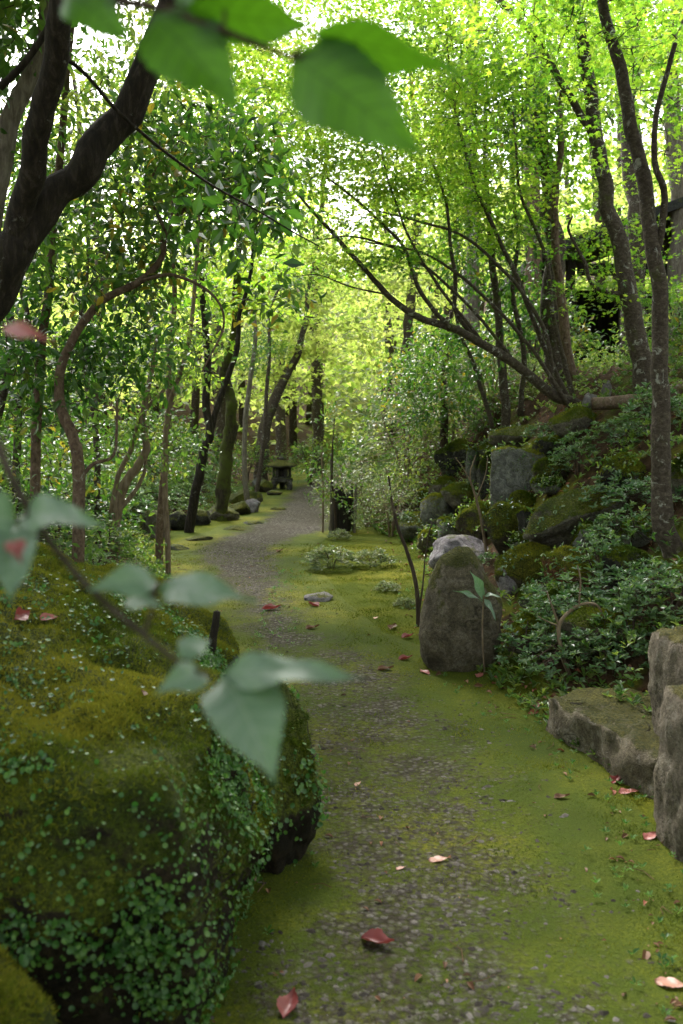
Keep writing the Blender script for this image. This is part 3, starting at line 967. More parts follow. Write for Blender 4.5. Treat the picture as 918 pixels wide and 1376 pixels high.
tree('arching_maple', 'maple with a long dark limb arching left over the bank', 'tree',
     [(planted(LP(9.6, (782, 556), (745, 532), (702, 497), (650, 462), (602, 440), (562, 428), (520, 396), (480, 350), (450, 315), (428, 290), (395, 255), Y2=9.2)), [.050, .043, .036, .027, .019, .009]),
      (LP(9.4, (605, 440), (583, 418), (560, 385), (546, 342), (530, 315), (480, 270), (440, 240)), [.024, .019, .009]),
      (LP(9.6, (745, 532), (735, 455), (700, 392), (660, 347), (620, 316), (560, 296), (505, 284)), [.024, .018, .008]),
      (LP(9.7, (772, 552), (722, 445), (690, 362), (642, 252), (612, 150), (600, 60)), [.030, .022, .010]),
      (LP(9.5, (766, 548), (716, 470), (655, 402), (592, 352), (540, 332), (490, 325)), [.022, .016, .007]),
      (LP(9.5, (700, 497), (640, 422), (576, 362), (522, 330), (472, 318), (430, 322)), [.018, .013, .006]),
      (LP(9.5, (652, 463), (602, 402), (556, 330), (520, 235), (505, 160)), [.018, .013, .006]),
      (LP(9.8, (776, 552), (745, 430), (735, 350), (700, 260), (690, 150)), [.028, .02, .010]),
      (LP(9.4, (520, 396), (470, 385), (430, 370), (395, 372)), [.010, .007, .004]),
      (LP(9.6, (640, 456), (612, 420), (613, 372), (606, 330), (598, 270), (575, 200)), [.026, .02, .010])],
     M['bark_brown'],
     [px_blob(470, 240, 9.6, 110, 60, 1.2), px_blob(580, 230, 9.8, 110, 60, 1.3), px_blob(400, 190, 10, 100, 60, 1.3), px_blob(520, 330, 9.6, 80, 40, 1.0),
      px_blob(560, 110, 10.4, 120, 60, 1.4), px_blob(670, 270, 10, 70, 50, .9), px_blob(430, 350, 9.8, 60, 30, .9), px_blob(410, 50, 9.6, 130, 60, 1.2), px_blob(270, 70, 10, 80, 60, 1.1), px_blob(500, -20, 9.6, 120, 60, 1.2), px_blob(330, 110, 10.5, 80, 45, 1.2), px_blob(470, 150, 11, 100, 50, 1.2), px_blob(610, 10, 10, 90, 60, 1.2)],
     1050, 'maple', M['maple'], .06, 36, .30, .62, 35, twigm=M['twig'])

tree('upright_tree', 'upright darker leaved tree with three thin stems between arching limb and stout trunk', 'tree',
     [(planted(LP(11, (682, 570), (676, 500), (668, 420), (662, 350), (655, 260), (650, 150))), [.045, .038, .02]),
      (LP(11, (700, 560), (705, 480), (690, 400), (695, 320), (690, 230)), [.035, .028, .015]),
      (LP(11, (662, 575), (640, 500), (615, 430), (610, 340)), [.03, .022, .010])],
     M['bark_brown'], [px_blob(650, 330, 11, 80, 70, 1.0), px_blob(610, 480, 11.2, 70, 50, .8), px_blob(700, 420, 11.4, 50, 60, .7), px_blob(660, 200, 10.8, 60, 60, .8), px_blob(690, 110, 10.6, 70, 50, .8), px_blob(600, 100, 10.6, 60, 50, .8)],
     380, 'broad', M['broad'], .085, 13, .19, .5, 36)

tree('dark_evergreen', 'bushy dark green evergreen above the dark upright rock on the bank', 'shrub',
     [(planted(LP(12, (600, 590), (596, 540), (600, 480), (606, 420))), [.05, .04, .02])],
     M['twig'], [px_blob(590, 500, 12, 70, 55, 1.0), px_blob(650, 540, 11.8, 60, 35, .8), px_blob(560, 540, 12.2, 50, 40, .8)],
     210, 'broad', M['broad'], .075, 14, .17, .5, 37)

for q, (x, y, h, r, bk, lab) in enumerate([
        (4.45, 14.6, 11, .15, 'bark_brown', 'thick straight trunk rising before the hut doorway at right'),
        (5.6, 16.0, 12, .14, 'bark_grey', 'grey straight trunk seen between the two nearest right trunks'),
        (3.15, 15.6, 11, .12, 'bark_red', 'reddish straight trunk beyond the stout brown trunk'),
        (6.2, 17.2, 12, .15, 'bark_brown', 'straight brown trunk far behind the right edge trunk'),
        (4.9, 12.6, 9, .10, 'bark_brown', 'brown trunk standing beyond the fallen log'),
        (2.3, 17.0, 11, .12, 'bark_grey', 'grey trunk deep in the wood behind the arching maple')]):
    g = np.random.default_rng(60 + q)
    z0 = Hz(x, y)
    pts = [zpt(x + .22 * g.normal() * t, y + .15 * g.normal() * t, z0 + h * t) for t in (0, .2, .4, .6, .8, 1)]
    bl = [(zpt(x + g.normal() * 1.0, y + g.normal() * .8, z0 + h * t), np.array([1.7, 1.6, .8])) for t in (.45, .6, .75, .95)]
    tree('woodland_tree', lab, 'tree', [(pts, [r, r * .85, r * .35])], M[bk], bl, 150, 'plate', M['maple'], .11, 22, .34, .6, 61 + q,
         group='straight trunks behind the bank', start=.3)

# --- distant trees beyond the bend
def far_proto(seed, style, leafm, h, label, spreadx=1.9):
    g = np.random.default_rng(seed)
    pts = [zpt(.25 * g.normal() * t, .25 * g.normal() * t, h * t) for t in (0, .25, .5, .75, 1)]
    bl = [(zpt(g.normal() * 1.0, g.normal() * 1.0, h * t), np.array([spreadx, spreadx, h * .10])) for t in (.28, .42, .56, .7, .85, 1.0)]
    return tree('distant_tree', label, 'tree', [(pts, [.13, .10, .04])], M['bark_brown'], bl, 250, style, leafm, .15, 22, .42, .62, seed,
                group='trees beyond the bend of the path', start=.15, full_top=True)

far_list = [
    (-.6, 24.5, 0, 1.0, 'bright yellow green maple standing straight behind the end of the path'),
    (1.6, 22.5, 1, .95, 'bright tree beyond the pile of grey vines at the centre'),
    (-3.0, 23.0, 1, 1.0, 'pale green tree behind the mossy trunk on the left'),
    (-5.6, 21.0, 0, 1.0, 'pale green tree deep in the left wood behind the twisted stems'),
    (3.2, 27.5, 0, 1.15, 'tall bright maple in the gap above the arching limb'),
    (-1.9, 29.5, 1, 1.1, 'furthest bright maple above the stone lantern'),
    (-8.2, 18.0, 1, 1.0, 'green tree at the far left behind the forked tree'),
    (6.5, 24.0, 1, 1.2, 'tall green tree behind the roof of the hut'),
    (9.5, 22.0, 0, 1.2, 'tall green tree beyond the hut at the right edge')]
protos = {}
for q, (x, y, kd, sc, lab) in enumerate(far_list):
    loc = (x, y, Hz(x, y))
    if kd not in protos:
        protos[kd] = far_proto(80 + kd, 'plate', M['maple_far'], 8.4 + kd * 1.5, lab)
        protos[kd].location = loc
        protos[kd].scale = (sc,) * 3
    else:
        dup(protos[kd], loc, 1.3 * q, sc, lab)

# ------------------------------------------------------------------ far wood
def far_woods():
    g = np.random.default_rng(90)
    mb = MB()
    N = 1900
    y = g.uniform(30, 46, N)
    x = g.uniform(-24, 26, N)
    top = 6.5 + 3.5 * fbm(np.stack([x * .12, y * .12, np.zeros(N)], 1), 3)
    z = H(x, y) + g.uniform(0, 1, N) ** .8 * top
    C = np.stack([x, y, z], 1)
    ax = unit(g.normal(size=(N, 3)))
    spray('plate', C, ax, g, mb, .34, 20, .95, .5)
    # the wood closes the sides too
    N = 3200
    s = np.where(g.uniform(0, 1, N) < .5, -1, 1)
    x = s * g.uniform(9.5, 16, N)
    y = g.uniform(-12, 32, N)
    back = np.arange(N) % 4 == 0
    x = np.where(back, g.uniform(-11, 11, N), x)
    y = np.where(back, g.uniform(-13, -8, N), y)
    z = H(x, y) + g.uniform(0, 1, N) * 9
    spray('plate', np.stack([x, y, z], 1), unit(g.normal(size=(N, 3))), g, mb, .28, 18, .8, .45)
    tm = MB()
    for k in range(70):
        a, b = g.uniform(-20, 22), g.uniform(29, 42)
        h = Hz(a, b)
        v, t = tube([(a, b, h - .2), (a + g.normal() * .3, b, h + 4), (a + g.normal() * .5, b, h + 9)], [.16, .12, .05], 6)
        tm.add(v, t, 0.0)
    kind(tm.build('far_woods_trunks', M['bark_brown']), 'stuff')
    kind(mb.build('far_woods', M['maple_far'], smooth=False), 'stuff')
far_woods()

# ------------------------------------------------------------------ rocks
def rock_mesh(radii, seed, planes=11, rough=.13, sub=4, boxy=.0):
    g = np.random.default_rng(seed)
    V, T = ico(sub)
    V = V.copy()
    if boxy:
        m = np.max(np.abs(V), axis=1)[:, None]
        V = V * (1 - boxy) + (V / m) * boxy * .86
    for _ in range(planes):
        n = unit(g.normal(size=3) * np.array([1, 1, .8]))
        d = g.uniform(.54, .88)
        V -= np.maximum(0, V @ n - d)[:, None] * n * .92
    nn = fbm(V * 1.4 + seed * 3.7, 3) * .9 + .35 * fbm(V * 5 + seed, 3)
    V *= (1 + rough * nn)[:, None]
    return V * np.asarray(radii), T

def rotz(V, a):
    c, s = math.cos(a), math.sin(a)
    return V @ np.array([[c, s, 0], [-s, c, 0], [0, 0, 1]])

def rock(name, label, loc, radii, mat, seed, rz=0, group=None, cat='rock', tilt=0, **kw):
    V, T = rock_mesh(radii, seed, **kw)
    if tilt:
        c, s = math.cos(tilt), math.sin(tilt)
        V = V @ np.array([[c, 0, -s], [0, 1, 0], [s, 0, c]])
    V = rotz(V, rz)
    o = link_mesh(name, V + np.asarray(loc), T, np.full(len(V), .5), mat, origin=loc)
    tag(o, label, cat, group)
    return o, V + np.asarray(loc), T

def px_rock(name, label, px, py, w, h, Y, mat, seed, depth=None, rz=0, sink=False, **kw):
    """centre pixel, size in pixels, distance"""
    q = G(px, py + h * .36)
    if abs(q[1] - Y) < 2.2:
        Y = float(q[1])
    s = Y / F
    c = PY(px, py, Y)
    rx, rzv = w * s / 2, h * s / 2
    if sink:
        c[2] = min(c[2], Hz(c[0], c[1]) + rzv * .5)
    return rock(name, label, c, (rx * 1.08, depth or rx * .9, rzv * 1.1), mat, seed, rz, **kw)

def face_samples(V, T, n, g, weight=None):
    a, b, c = V[T[:, 0]], V[T[:, 1]], V[T[:, 2]]
    nr = np.cross(b - a, c - a)
    ar = np.linalg.norm(nr, axis=1)
    nr = nr / (ar[:, None] + 1e-12)
    wt = ar * (weight((a + b + c) / 3, nr) if weight else 1.0)
    k = g.choice(len(T), n, p=wt / wt.sum())
    u, v = g.uniform(0, 1, (2, n))
    fl = u + v > 1
    u[fl], v[fl] = 1 - u[fl], 1 - v[fl]
    return a[k] + (b[k] - a[k]) * u[:, None] + (c[k] - a[k]) * v[:, None], nr[k]

def on_rock(o, V, T, seed, Y):
    """moss fur and small leaves growing on the upper faces of a bank rock"""
    g = np.random.default_rng(seed + 5000)
    cnt = int(g.uniform(50, 190))
    p, n = face_samples(V, T, cnt, g, lambda c, nr: np.clip(nr[:, 2] + .35, 0, 1) * np.clip(.1 + 2.2 * fbm(c * 3 + seed, 2), 0, 1) + 1e-6)
    mb = MB()
    d = unit(g.normal(size=n.shape) + n * .4)
    scatter(t_ovate(.5), p + n * g.uniform(.005, .05, (cnt, 1)), d, unit(n + UP + .5 * g.normal(size=n.shape)), g.uniform(.016, .042, cnt), g.uniform(0, 1, cnt), mb)
    kind(mb.build('creeper_leaves', M['azalea'] if seed % 2 else M['mid'], o, smooth=False, origin=np.array(o.location)), 'stuff')
    p, n = face_samples(V, T, 5000, g, lambda c, nr: np.clip(nr[:, 2] - .1 + .6 * fbm(c * 2.6, 2), 0, 1) + 1e-6)
    mb = MB()
    scatter(t_blade(), p, unit(n + .8 * g.normal(size=n.shape)), unit(g.normal(size=n.shape)), g.uniform(.010, .024, len(p)), np.clip(.5 + .7 * fbm(p * 3, 2) + .1 * g.normal(size=len(p)), 0, 1), mb)
    kind(mb.build('moss', M['moss_bright'], o, origin=np.array(o.location)), 'stuff')

BANKG = 'rocks set into the right bank'
for args in [
    # label, px, py, w, h, Y, mat, seed, extra
    ('broad grey squarish rock facing the path high on the bank', 690, 648, 84, 90, 9.2, 'rock_grey', 301, dict(boxy=.6, planes=4)),
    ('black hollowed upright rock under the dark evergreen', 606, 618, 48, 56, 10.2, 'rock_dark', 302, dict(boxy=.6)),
    ('narrow lichen grey upright rock right of the black upright rock', 634, 628, 26, 56, 9.8, 'rock_grey', 303, dict(boxy=.5)),
    ('slim dark mossy rock wedged left of the broad grey squarish rock', 655, 640, 26, 66, 9.6, 'rock_dark', 304, {}),
    ('small rock with bright moss cap right of the broad grey squarish rock', 744, 636, 50, 40, 8.6, 'rock_deep_moss', 305, {}),
    ('small pale flat rock under the bright moss cap rock', 742, 652, 52, 26, 8.5, 'rock_grey', 306, {}),
    ('long sloping rock slab topped with moss and fallen leaves', 770, 690, 150, 66, 7.6, 'rock_moss', 307, dict(tilt=-.35)),
    ('brown mossy rock leaning left below the narrow upright rocks', 640, 708, 50, 62, 8.6, 'rock_deep_moss', 308, dict(tilt=.3)),
    ('tall curved mossy rock leaning right above the standing stone', 680, 712, 66, 74, 8.0, 'rock_deep_moss', 309, dict(tilt=-.4)),
    ('dark rock with pale top corner at the end of the sloping slab', 712, 706, 38, 50, 7.8, 'rock_dark', 310, dict(boxy=.4)),
    ('angular rock thick with yellow moss right of the standing stone', 704, 762, 74, 62, 6.9, 'rock_deep_moss', 311, dict(boxy=.3)),
    ('orange tinted mossy rock behind the bluish shrubs', 768, 772, 86, 66, 6.5, 'rock_rust', 312, {}),
    ('lilac grey round rock peeping over the left of the standing stone', 618, 748, 82, 54, 6.6, 'rock_violet', 313, {}),
    ('small lilac grey rock just right of the standing stone', 682, 783, 36, 46, 6.4, 'rock_violet', 314, {}),
    ('low grey rock with moss patches left of the brown leaning rock', 590, 690, 54, 50, 9.0, 'rock_grey', 315, {}),
    ('mossy green capped rock under the black upright rock', 622, 666, 56, 40, 9.2, 'rock_moss', 316, {}),
    ('low mossy brown rock at the foot of the standing stone on its right', 712, 856, 66, 56, 5.4, 'rock_moss', 317, {}),
    ('wide low green rock half hidden by leaves behind the stone slab', 800, 850, 120, 60, 5.1, 'rock_moss', 318, {}),
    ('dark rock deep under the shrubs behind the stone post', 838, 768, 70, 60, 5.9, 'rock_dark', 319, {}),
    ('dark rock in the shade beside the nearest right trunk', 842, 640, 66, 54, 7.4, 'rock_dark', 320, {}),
    ('moss covered rock under the fallen log', 772, 570, 76, 40, 8.5, 'rock_moss', 321, {}),
    ('mossy rock at the right edge beside the nearest right trunk', 916, 640, 44, 70, 6.6, 'rock_moss', 322, {}),
    ('dim grey rock at the left end of the bank behind the thin sapling', 560, 708, 50, 44, 9.8, 'rock_grey', 323, {}),
    ('yellowish mossy rock below the dim grey rock on the bank', 572, 676, 36, 34, 9.6, 'rock_deep_moss', 325, {}),
    ('broad mossy rock high on the bank under the upright maple', 700, 588, 80, 36, 9.9, 'rock_moss', 326, {}),
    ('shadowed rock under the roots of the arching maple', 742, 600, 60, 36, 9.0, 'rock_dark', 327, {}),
    ('pale grey angular rock left of the tall curved mossy rock', 606, 716, 46, 40, 8.2, 'rock_grey', 501, dict(boxy=.3)),
    ('small grey rock wedged between the yellow moss rock and the tall curved one', 700, 732, 30, 26, 7.2, 'rock_grey', 502, {}),
    ('grey mossy boulder below the left end of the sloping slab', 738, 728, 56, 44, 7.1, 'rock_moss', 503, {}),
    ('light grey rock half way up the bank above the orange tinted rock', 800, 722, 56, 40, 7.0, 'rock_grey', 504, dict(boxy=.3)),
    ('mossy rock left of the narrow lichen grey upright rock, one row lower', 596, 656, 40, 34, 9.6, 'rock_moss', 505, {}),
    ('small pale rock at the left foot of the broad grey squarish rock', 660, 690, 34, 26, 8.7, 'rock_grey', 506, {}),
    ('moss cushioned rock above the left end of the sloping slab', 704, 676, 44, 30, 8.3, 'rock_deep_moss', 507, {}),
    ('grey rock showing between shrubs left of the nearest right trunk', 862, 716, 46, 44, 6.6, 'rock_grey', 508, {}),
    ('small grey rock under the leaves just right of the small lilac rock', 716, 804, 40, 32, 6.0, 'rock_grey', 509, {}),
    ('yellow mossed rock low in the shrubs under the orange tinted rock', 752, 816, 60, 40, 5.8, 'rock_deep_moss', 510, {}),
    ('grey lichened rock at the bank crest behind the broad grey squarish rock', 664, 606, 44, 30, 9.9, 'rock_grey', 511, {}),
    ('dull mossy rock left of the lilac rock at the moss edge', 578, 728, 40, 30, 8.4, 'rock_moss', 512, {}),
    ('grey mossy rock at the foot of the grey green tangle', 548, 690, 40, 34, 10.2, 'rock_moss', 513, {}),
]:
    lab, px, py, w_, h_, Y, mt, sd_, ex = args
    o, V, T = px_rock('rock', lab, px, py, w_, h_, Y, M[mt], sd_, group=BANKG, **ex)
    if mt != 'rock_violet':
        on_rock(o, V, T, sd_, Y)

# standing stone: tall, rounded shoulders, slightly leaning
sb = G(617, 903)
V, T = ico(5)
V = V.copy()
sx = np.sign(V) * np.abs(V) ** .8
zz = sx[:, 2]
prof = np.interp(zz, [-1, -.8, -.2, .35, .75, 1.0], [1.08, 1.08, 1.0, .95, .90, .72])
V = np.stack([sx[:, 0] * .235 * prof, sx[:, 1] * .19 * prof, zz * .40], 1)
V[:, 0] += .03 * (zz + 1) * .7
for n, d in [((-.9, -.4, .35), .21), ((.3, -.9, .1), .165), ((.85, -.2, .5), .245)]:
    n = unit(np.array(n))
    V -= np.maximum(0, V @ n - d)[:, None] * n * .85
V *= (1 + .075 * fbm(V * 6 + 5, 4) + .022 * fbm(V * 24, 4))[:, None]
so = np.array([sb[0], sb[1] + .12, sb[2] + .33])
tag(link_mesh('standing_stone', V + so, T, np.full(len(V), .5), M['standing'], origin=so),
    'upright rounded brown stone with a mossy crown beside the path bend', 'stone')

# stone slab bench at the right edge: an irregular slab about 0.2 m thick
def prism(outline, z0, z1, seed, rough=.012, step=.035, bevel=.02):
    """irregular slab: subdivided prism on an outline with rounded rims"""
    o = np.array(outline, float)
    P_ = []
    n = len(o)
    for i in range(n):
        a, b = o[i], o[(i + 1) % n]
        k = max(2, int(np.linalg.norm(b - a) / step))
        for j in range(k):
            P_.append(a + (b - a) * j / k)
    P_ = np.array(P_)
    c = P_.mean(0)
    m = len(P_)
    hh = z1 - z0
    rings = [(z0, 1.0), (z0 + hh * .25, 1.0), (z0 + hh * .5, 1.0), (z0 + hh * .75, 1.0), (z1 - bevel, 1.0), (z1 - bevel * .3, .985), (z1, .95)]
    rings += [(z1, s) for s in (.85, .7, .55, .4, .25, .1)]
    V = np.concatenate([np.column_stack([c + (P_ - c) * s, np.full(m, z)]) for z, s in rings] + [np.array([[c[0], c[1], z1]])])
    T = []
    for i in range(len(rings) - 1):
        for j in range(m):
            a, b = i * m + j, i * m + (j + 1) % m
            T += [(a, b, b + m), (a, b + m, a + m)]
    e = (len(rings) - 1) * m
    T += [(e + j, e + (j + 1) % m, len(V) - 1) for j in range(m)]
    V = V + rough * np.stack([fbm(V * 6 + seed + 7 * q, 4) for q in range(3)], 1) + .35 * rough * np.stack([fbm(V * 22 + seed + 7 * q, 3) for q in range(3)], 1)
    return V, np.array(T)

zt = .175
def at_z(px, py, z):
    d = P(px, py, 1.0) - CAM
    t = (z - CAM[2]) / d[2]
    return (CAM + d * t)[:2]
ol = [at_z(737, 934, zt), at_z(766, 952, zt), at_z(800, 970, zt), at_z(852, 1004, zt), at_z(905, 1030, zt), at_z(985, 1000, zt), at_z(950, 940, zt), at_z(845, 925, zt), at_z(770, 925, zt)]
V, T = prism(ol, -.05, zt, 3, .030)
so = np.array([*np.mean(ol, 0), 0])
tag(link_mesh('stone_slab', V, T, np.full(len(V), .5), M['slab'], origin=so), 'flat low stone slab step at the right edge of the path', 'stone slab')

# the two rough stones stacked beside it
def block(name, label, c, s, rz, mat, seed, rough=.09, sub=5, boxy=.78):
    V, T = ico(sub)
    V = V.copy()
    m = np.max(np.abs(V), axis=1)[:, None]
    V = V * (1 - boxy) + V / m * boxy
    g = np.random.default_rng(seed)
    for _ in range(5):
        n = unit(g.normal(size=3))
        V -= np.maximum(0, V @ n - g.uniform(1.05, 1.25))[:, None] * n
    V *= (1 + rough * fbm(V * 1.6 + seed, 4) + .4 * rough * fbm(V * 7 + seed, 3))[:, None]
    V = V * np.asarray(s) / 2
    V = rotz(V, rz)
    o = link_mesh(name, V + np.asarray(c), T, np.full(len(V), .5), mat, origin=np.asarray(c))
    tag(o, label, 'stone')
    return o
block('stone_post', 'tall rough pale stone block standing at the right edge by the slab', (1.315, 3.06, .27), (.38, .34, .64), .12, M['post_stone'], 5)
block('capstone', 'squarish pale stone behind the tall block at the right edge', (1.50, 3.72, .36), (.38, .36, .54), .1, M['post_stone'], 9)

# small rocks and flat stones on the left of the path
LG = 'mossy rocks along the left of the path'
for args in [
    ('square dark rock with mossy sides behind the big boulder', 208, 704, 42, 46, 10.6, 'rock_moss', 331, dict(boxy=.75, planes=3)),
    ('dark green rounded rock right of the square dark rock', 240, 700, 34, 32, 11.2, 'rock_dark', 332, {}),
    ('dark low rock under the curved dark trunk', 268, 692, 36, 34, 11.8, 'rock_dark', 333, {}),
    ('wide dark green rock lowest in the row of rocks', 300, 688, 48, 28, 12.6, 'rock_moss', 334, {}),
    ('bright moss topped rock at the foot of the mossy trunk', 322, 682, 36, 24, 13.2, 'rock_deep_moss', 335, {}),
    ('greyish purple bare rock at the right end of the row', 338, 680, 24, 24, 13.4, 'rock_violet', 336, {}),
    ('long moss cushioned rock behind the row of rocks', 328, 668, 44, 22, 14.6, 'rock_deep_moss', 337, {}),
    ('squat brown rock beside the long moss cushioned rock', 345, 668, 16, 18, 14.8, 'rock_moss', 338, {}),
    ('grey round rock left of the stone lantern', 348, 650, 26, 22, 18.0, 'rock_grey', 339, {}),
    ('yellow moss capped rock touching the stone lantern on its left', 354, 641, 26, 20, 18.6, 'rock_deep_moss', 340, {}),
    ('low flat mossy rock in front of the lantern', 370, 662, 22, 9, 17.6, 'rock_moss', 341, {}),
]:
    lab, px, py, w_, h_, Y, mt, sd_, ex = args
    px_rock('rock', lab, px, py, w_, h_, Y, M[mt], sd_, group=LG, sink=True, **ex)
for lab, px, py, w_, mt in [('flat brown stepping stone nearest the row of rocks', 318, 712, 38, 'rock_moss'),
                            ('flat grey stepping stone set in moss beside the path bend', 342, 704, 36, 'rock_grey'),
                            ('small flat stepping stone furthest up the left moss verge', 374, 685, 22, 'rock_moss'),
                            ('flat mossy stepping stone low in the left moss verge', 270, 725, 40, 'rock_moss'),
                            ('thin grey stepping stone furthest left in the verge', 238, 738, 36, 'rock_grey')]:
    p = G(px, py)
    s = p[1] / F
    rock('stepping_stone', lab, p + np.array([0, 0, .005]), (w_ * s / 2, w_ * s / 2 * .9, .05), M[mt], 350 + px, group='flat stones in the left moss verge', cat='stepping stone')
p = G(427, 806)
rock('flat_stone', 'single flat pale grey stone lying in the moss right of the path', p + np.array([0, 0, .01]), (.14, .12, .055), M['rock_violet'], 371, cat='stone')
rock('white_stone', 'small white upright stone on the bank behind the fallen log', PY(815, 527, 9.4), (.05, .045, .13), M['rock_violet'], 372, cat='stone')
rock('white_stone', 'small white round stone at the left end of the fallen log', PY(794, 538, 9.0), (.10, .08, .085), M['rock_violet'], 373, cat='stone')

# ------------------------------------------------------------------ the big mossy boulder, left foreground
def mossy(o, V, T, seed, n_moss, n_creep, top=.35, creep_w=None, creep=.024, moss_size=.014):
    g = np.random.default_rng(seed)
    vis = lambda c: (c[:, 0] > -1.9) * (c[:, 1] < 5.0)
    if n_moss:
        p, n = face_samples(V, T, n_moss, g, lambda c, nr: np.clip(nr[:, 2] - top + .5 * fbm(c * 2.3, 3), .0, 1) * vis(c) * np.clip(1.1 + 1.3 * fbm(c * 3.1 + 9, 3), .15, 2))
        d = unit(n + .75 * g.normal(size=n.shape))
        rnd = np.clip(.64 + .75 * fbm(p * 1.7 + 3, 3) + .14 * g.normal(size=len(p)), 0, 1)
        mb = MB()
        scatter(t_blade(), p, d, unit(g.normal(size=n.shape)), moss_size * g.uniform(.6, 1.4, len(p)), rnd, mb)
        c = mb.build('moss', M['moss_bright'], o, origin=np.array(o.location))
        kind(c, 'stuff')
    if n_creep:
        p, n = face_samples(V, T, n_creep, g, creep_w)
        d = unit(np.cross(n, g.normal(size=n.shape)) + .25 * g.normal(size=n.shape) + np.array([0, 0, -.4]))
        nn = unit(n + .5 * UP + .45 * g.normal(size=n.shape) + np.array([0, -.2, 0]))
        mb = MB()
        scatter(t_round(), p + n * g.uniform(.004, .035, (len(p), 1)), d, nn, creep * (.35 + 1.0 * g.uniform(0, 1, len(p)) ** 1.3), g.uniform(0, 1, len(p)), mb)
        c = mb.build('creeper_leaves', M['creeper'], o, smooth=False, origin=np.array(o.location))
        kind(c, 'stuff')

V, T = ico(7)
V = V.copy()
m = np.max(np.abs(V), axis=1)[:, None]
V = V * .5 + V / m * .5
V = V * np.array([1.10, 1.50, .58])
# top falls towards the path and rounds off at the rim
up = sstep(-.25, .35, V[:, 2])
V[:, 2] -= up * (.30 * np.maximum(0, V[:, 0] - .05) ** 1.3 + .10 * np.maximum(0, V[:, 1] - .3) + .30 * sstep(.4, 1.3, V[:, 0]) * sstep(-.3, 1.0, V[:, 1]))
V[:, 0] += .14 * sstep(.2, -.6, V[:, 1]) * sstep(.3, 1.0, V[:, 0])
V *= (1 + .13 * fbm(V * 1.05 + 4.2, 3))[:, None]
V += .05 * np.stack([fbm(V * 2.6 + 11 * q, 4) for q in range(3)], 1)
V[:, 2] += .035 * fbm(V * 6 + 31, 3)
rg = 1.0 + .8 * fbm(V * 2.2 + 77, 2)
V += (rg * (.010 * fbm(V * 15 + 5, 2) + .006 * pnoise(V * 42)))[:, None] * unit(V)
bo = np.array([-1.42, 3.25, .40])
V = V + bo
big = tag(link_mesh('boulder', V, T, np.full(len(V), .5), M['boulder'], origin=bo),
          'big boulder in left foreground, moss on top and small round leaves on its face', 'boulder')
def cw(c, nr):
    band = np.exp(-((nr[:, 2] - .25) / .34) ** 2)
    patch = np.clip(.0 + 2.0 * fbm(c * 2.9 + 2, 3), 0, 1.1) + .10
    return (band + .03) * patch * (c[:, 0] > -1.6) * (c[:, 1] < 3.9)
mossy(big, V, T, 41, 230000, 15000, .12, cw, .0135)

o, V, T = rock('boulder', 'narrow reddish brown boulder with tiny leaves, tucked right of the big boulder', np.array([-.265, 3.16, .22]), (.185, .30, .36), M['boulder'], 44, sub=5, planes=3, rough=.16)
mossy(o, V, T, 42, 14000, 1500, .45, lambda c, nr: np.clip(.1 + 1.7 * fbm(c * 4 + 5, 3), 0, 1) * (nr[:, 2] < .75) + .02, .017)
o, V, T = rock('boulder', 'low moss cushion rock in the bottom left corner', np.array([-.80, 1.62, .20]), (.27, .25, .33), M['rock_deep_moss'], 45, sub=5)
mossy(o, V, T, 43, 16000, 60, .1, lambda c, nr: np.ones(len(c)), .022)

# ------------------------------------------------------------------ shrubs on the banks
def shrub_proto(name, cat, leafm, style, rad, hgt, n_cl, size, n_leaf, spread, tone, seed, stems=4, stemm=None, stem_r=.006):
    g = np.random.default_rng(seed)
    root = thing(name, 'shrub', cat, (0, 0, 0))
    sk = []
    sm = MB()
    for k in range(stems):
        a = 6.28 * k / stems + g.uniform(-.4, .4)
        r = rad * g.uniform(.2, .6)
        pts = [zpt(.02 * math.cos(a), .02 * math.sin(a), -.08), zpt(r * .35 * math.cos(a), r * .35 * math.sin(a), hgt * .35),
               zpt(r * .8 * math.cos(a + .2), r * .8 * math.sin(a + .2), hgt * .65), zpt(r * math.cos(a), r * math.sin(a), hgt * .9)]
        sp, sr = smooth_path(pts, [stem_r, stem_r * .8, stem_r * .4], 5)
        v, t = tube(sp, sr, 6)
        sm.add(v, t)
        sk.append((sp, sr))
    sm.build('stems', stemm or M['twig'], root)
    # foliage: tiers of leaf tips
    C = []
    for k in range(n_cl):
        a, q = g.uniform(0, 6.28), g.uniform(0, 1) ** .5
        z = hgt * (1.05 - .55 * q ** 2 - g.uniform(0, .35))
        C.append(zpt(rad * q * math.cos(a), rad * q * math.sin(a), max(.03, z)))
    C = np.array(C)
    SK = np.concatenate([s[0][len(s[0]) // 3:] for s in sk])
    tm = MB()
    ax = np.zeros_like(C)
    for q, c in enumerate(C):
        a = SK[int(np.argmin(((SK - c) ** 2).sum(1) + .4 * np.maximum(0, SK[:, 2] - c[2]) ** 2))]
        mid = (a + c) / 2 + np.array([0, 0, -.02]) + g.normal(size=3) * .01
        v, t = tube([a, mid, c], [stem_r * .35, stem_r * .28, stem_r * .18], 3, cap=False)
        tm.add(v, t)
        ax[q] = unit(c - mid)
    tm.build('twig_sprays', stemm or M['twig'], root)
    lm = MB()
    spray(style, C, ax, g, lm, size, n_leaf, spread, tone)
    lm.build('foliage', leafm, root, smooth=False)
    return root

def place_all(protos, entries, group):
    used = set()
    for q, (k, loc, sc, lab) in enumerate(entries):
        pr = protos[k]
        rzv = (q * 2.399) % 6.28
        if k not in used:
            used.add(k)
            pr.location = loc
            pr.rotation_euler = (0, 0, rzv)
            pr.scale = (sc,) * 3
            pr['label'] = lab
            pr['group'] = group
        else:
            dup(pr, loc, rzv, sc, lab, group)

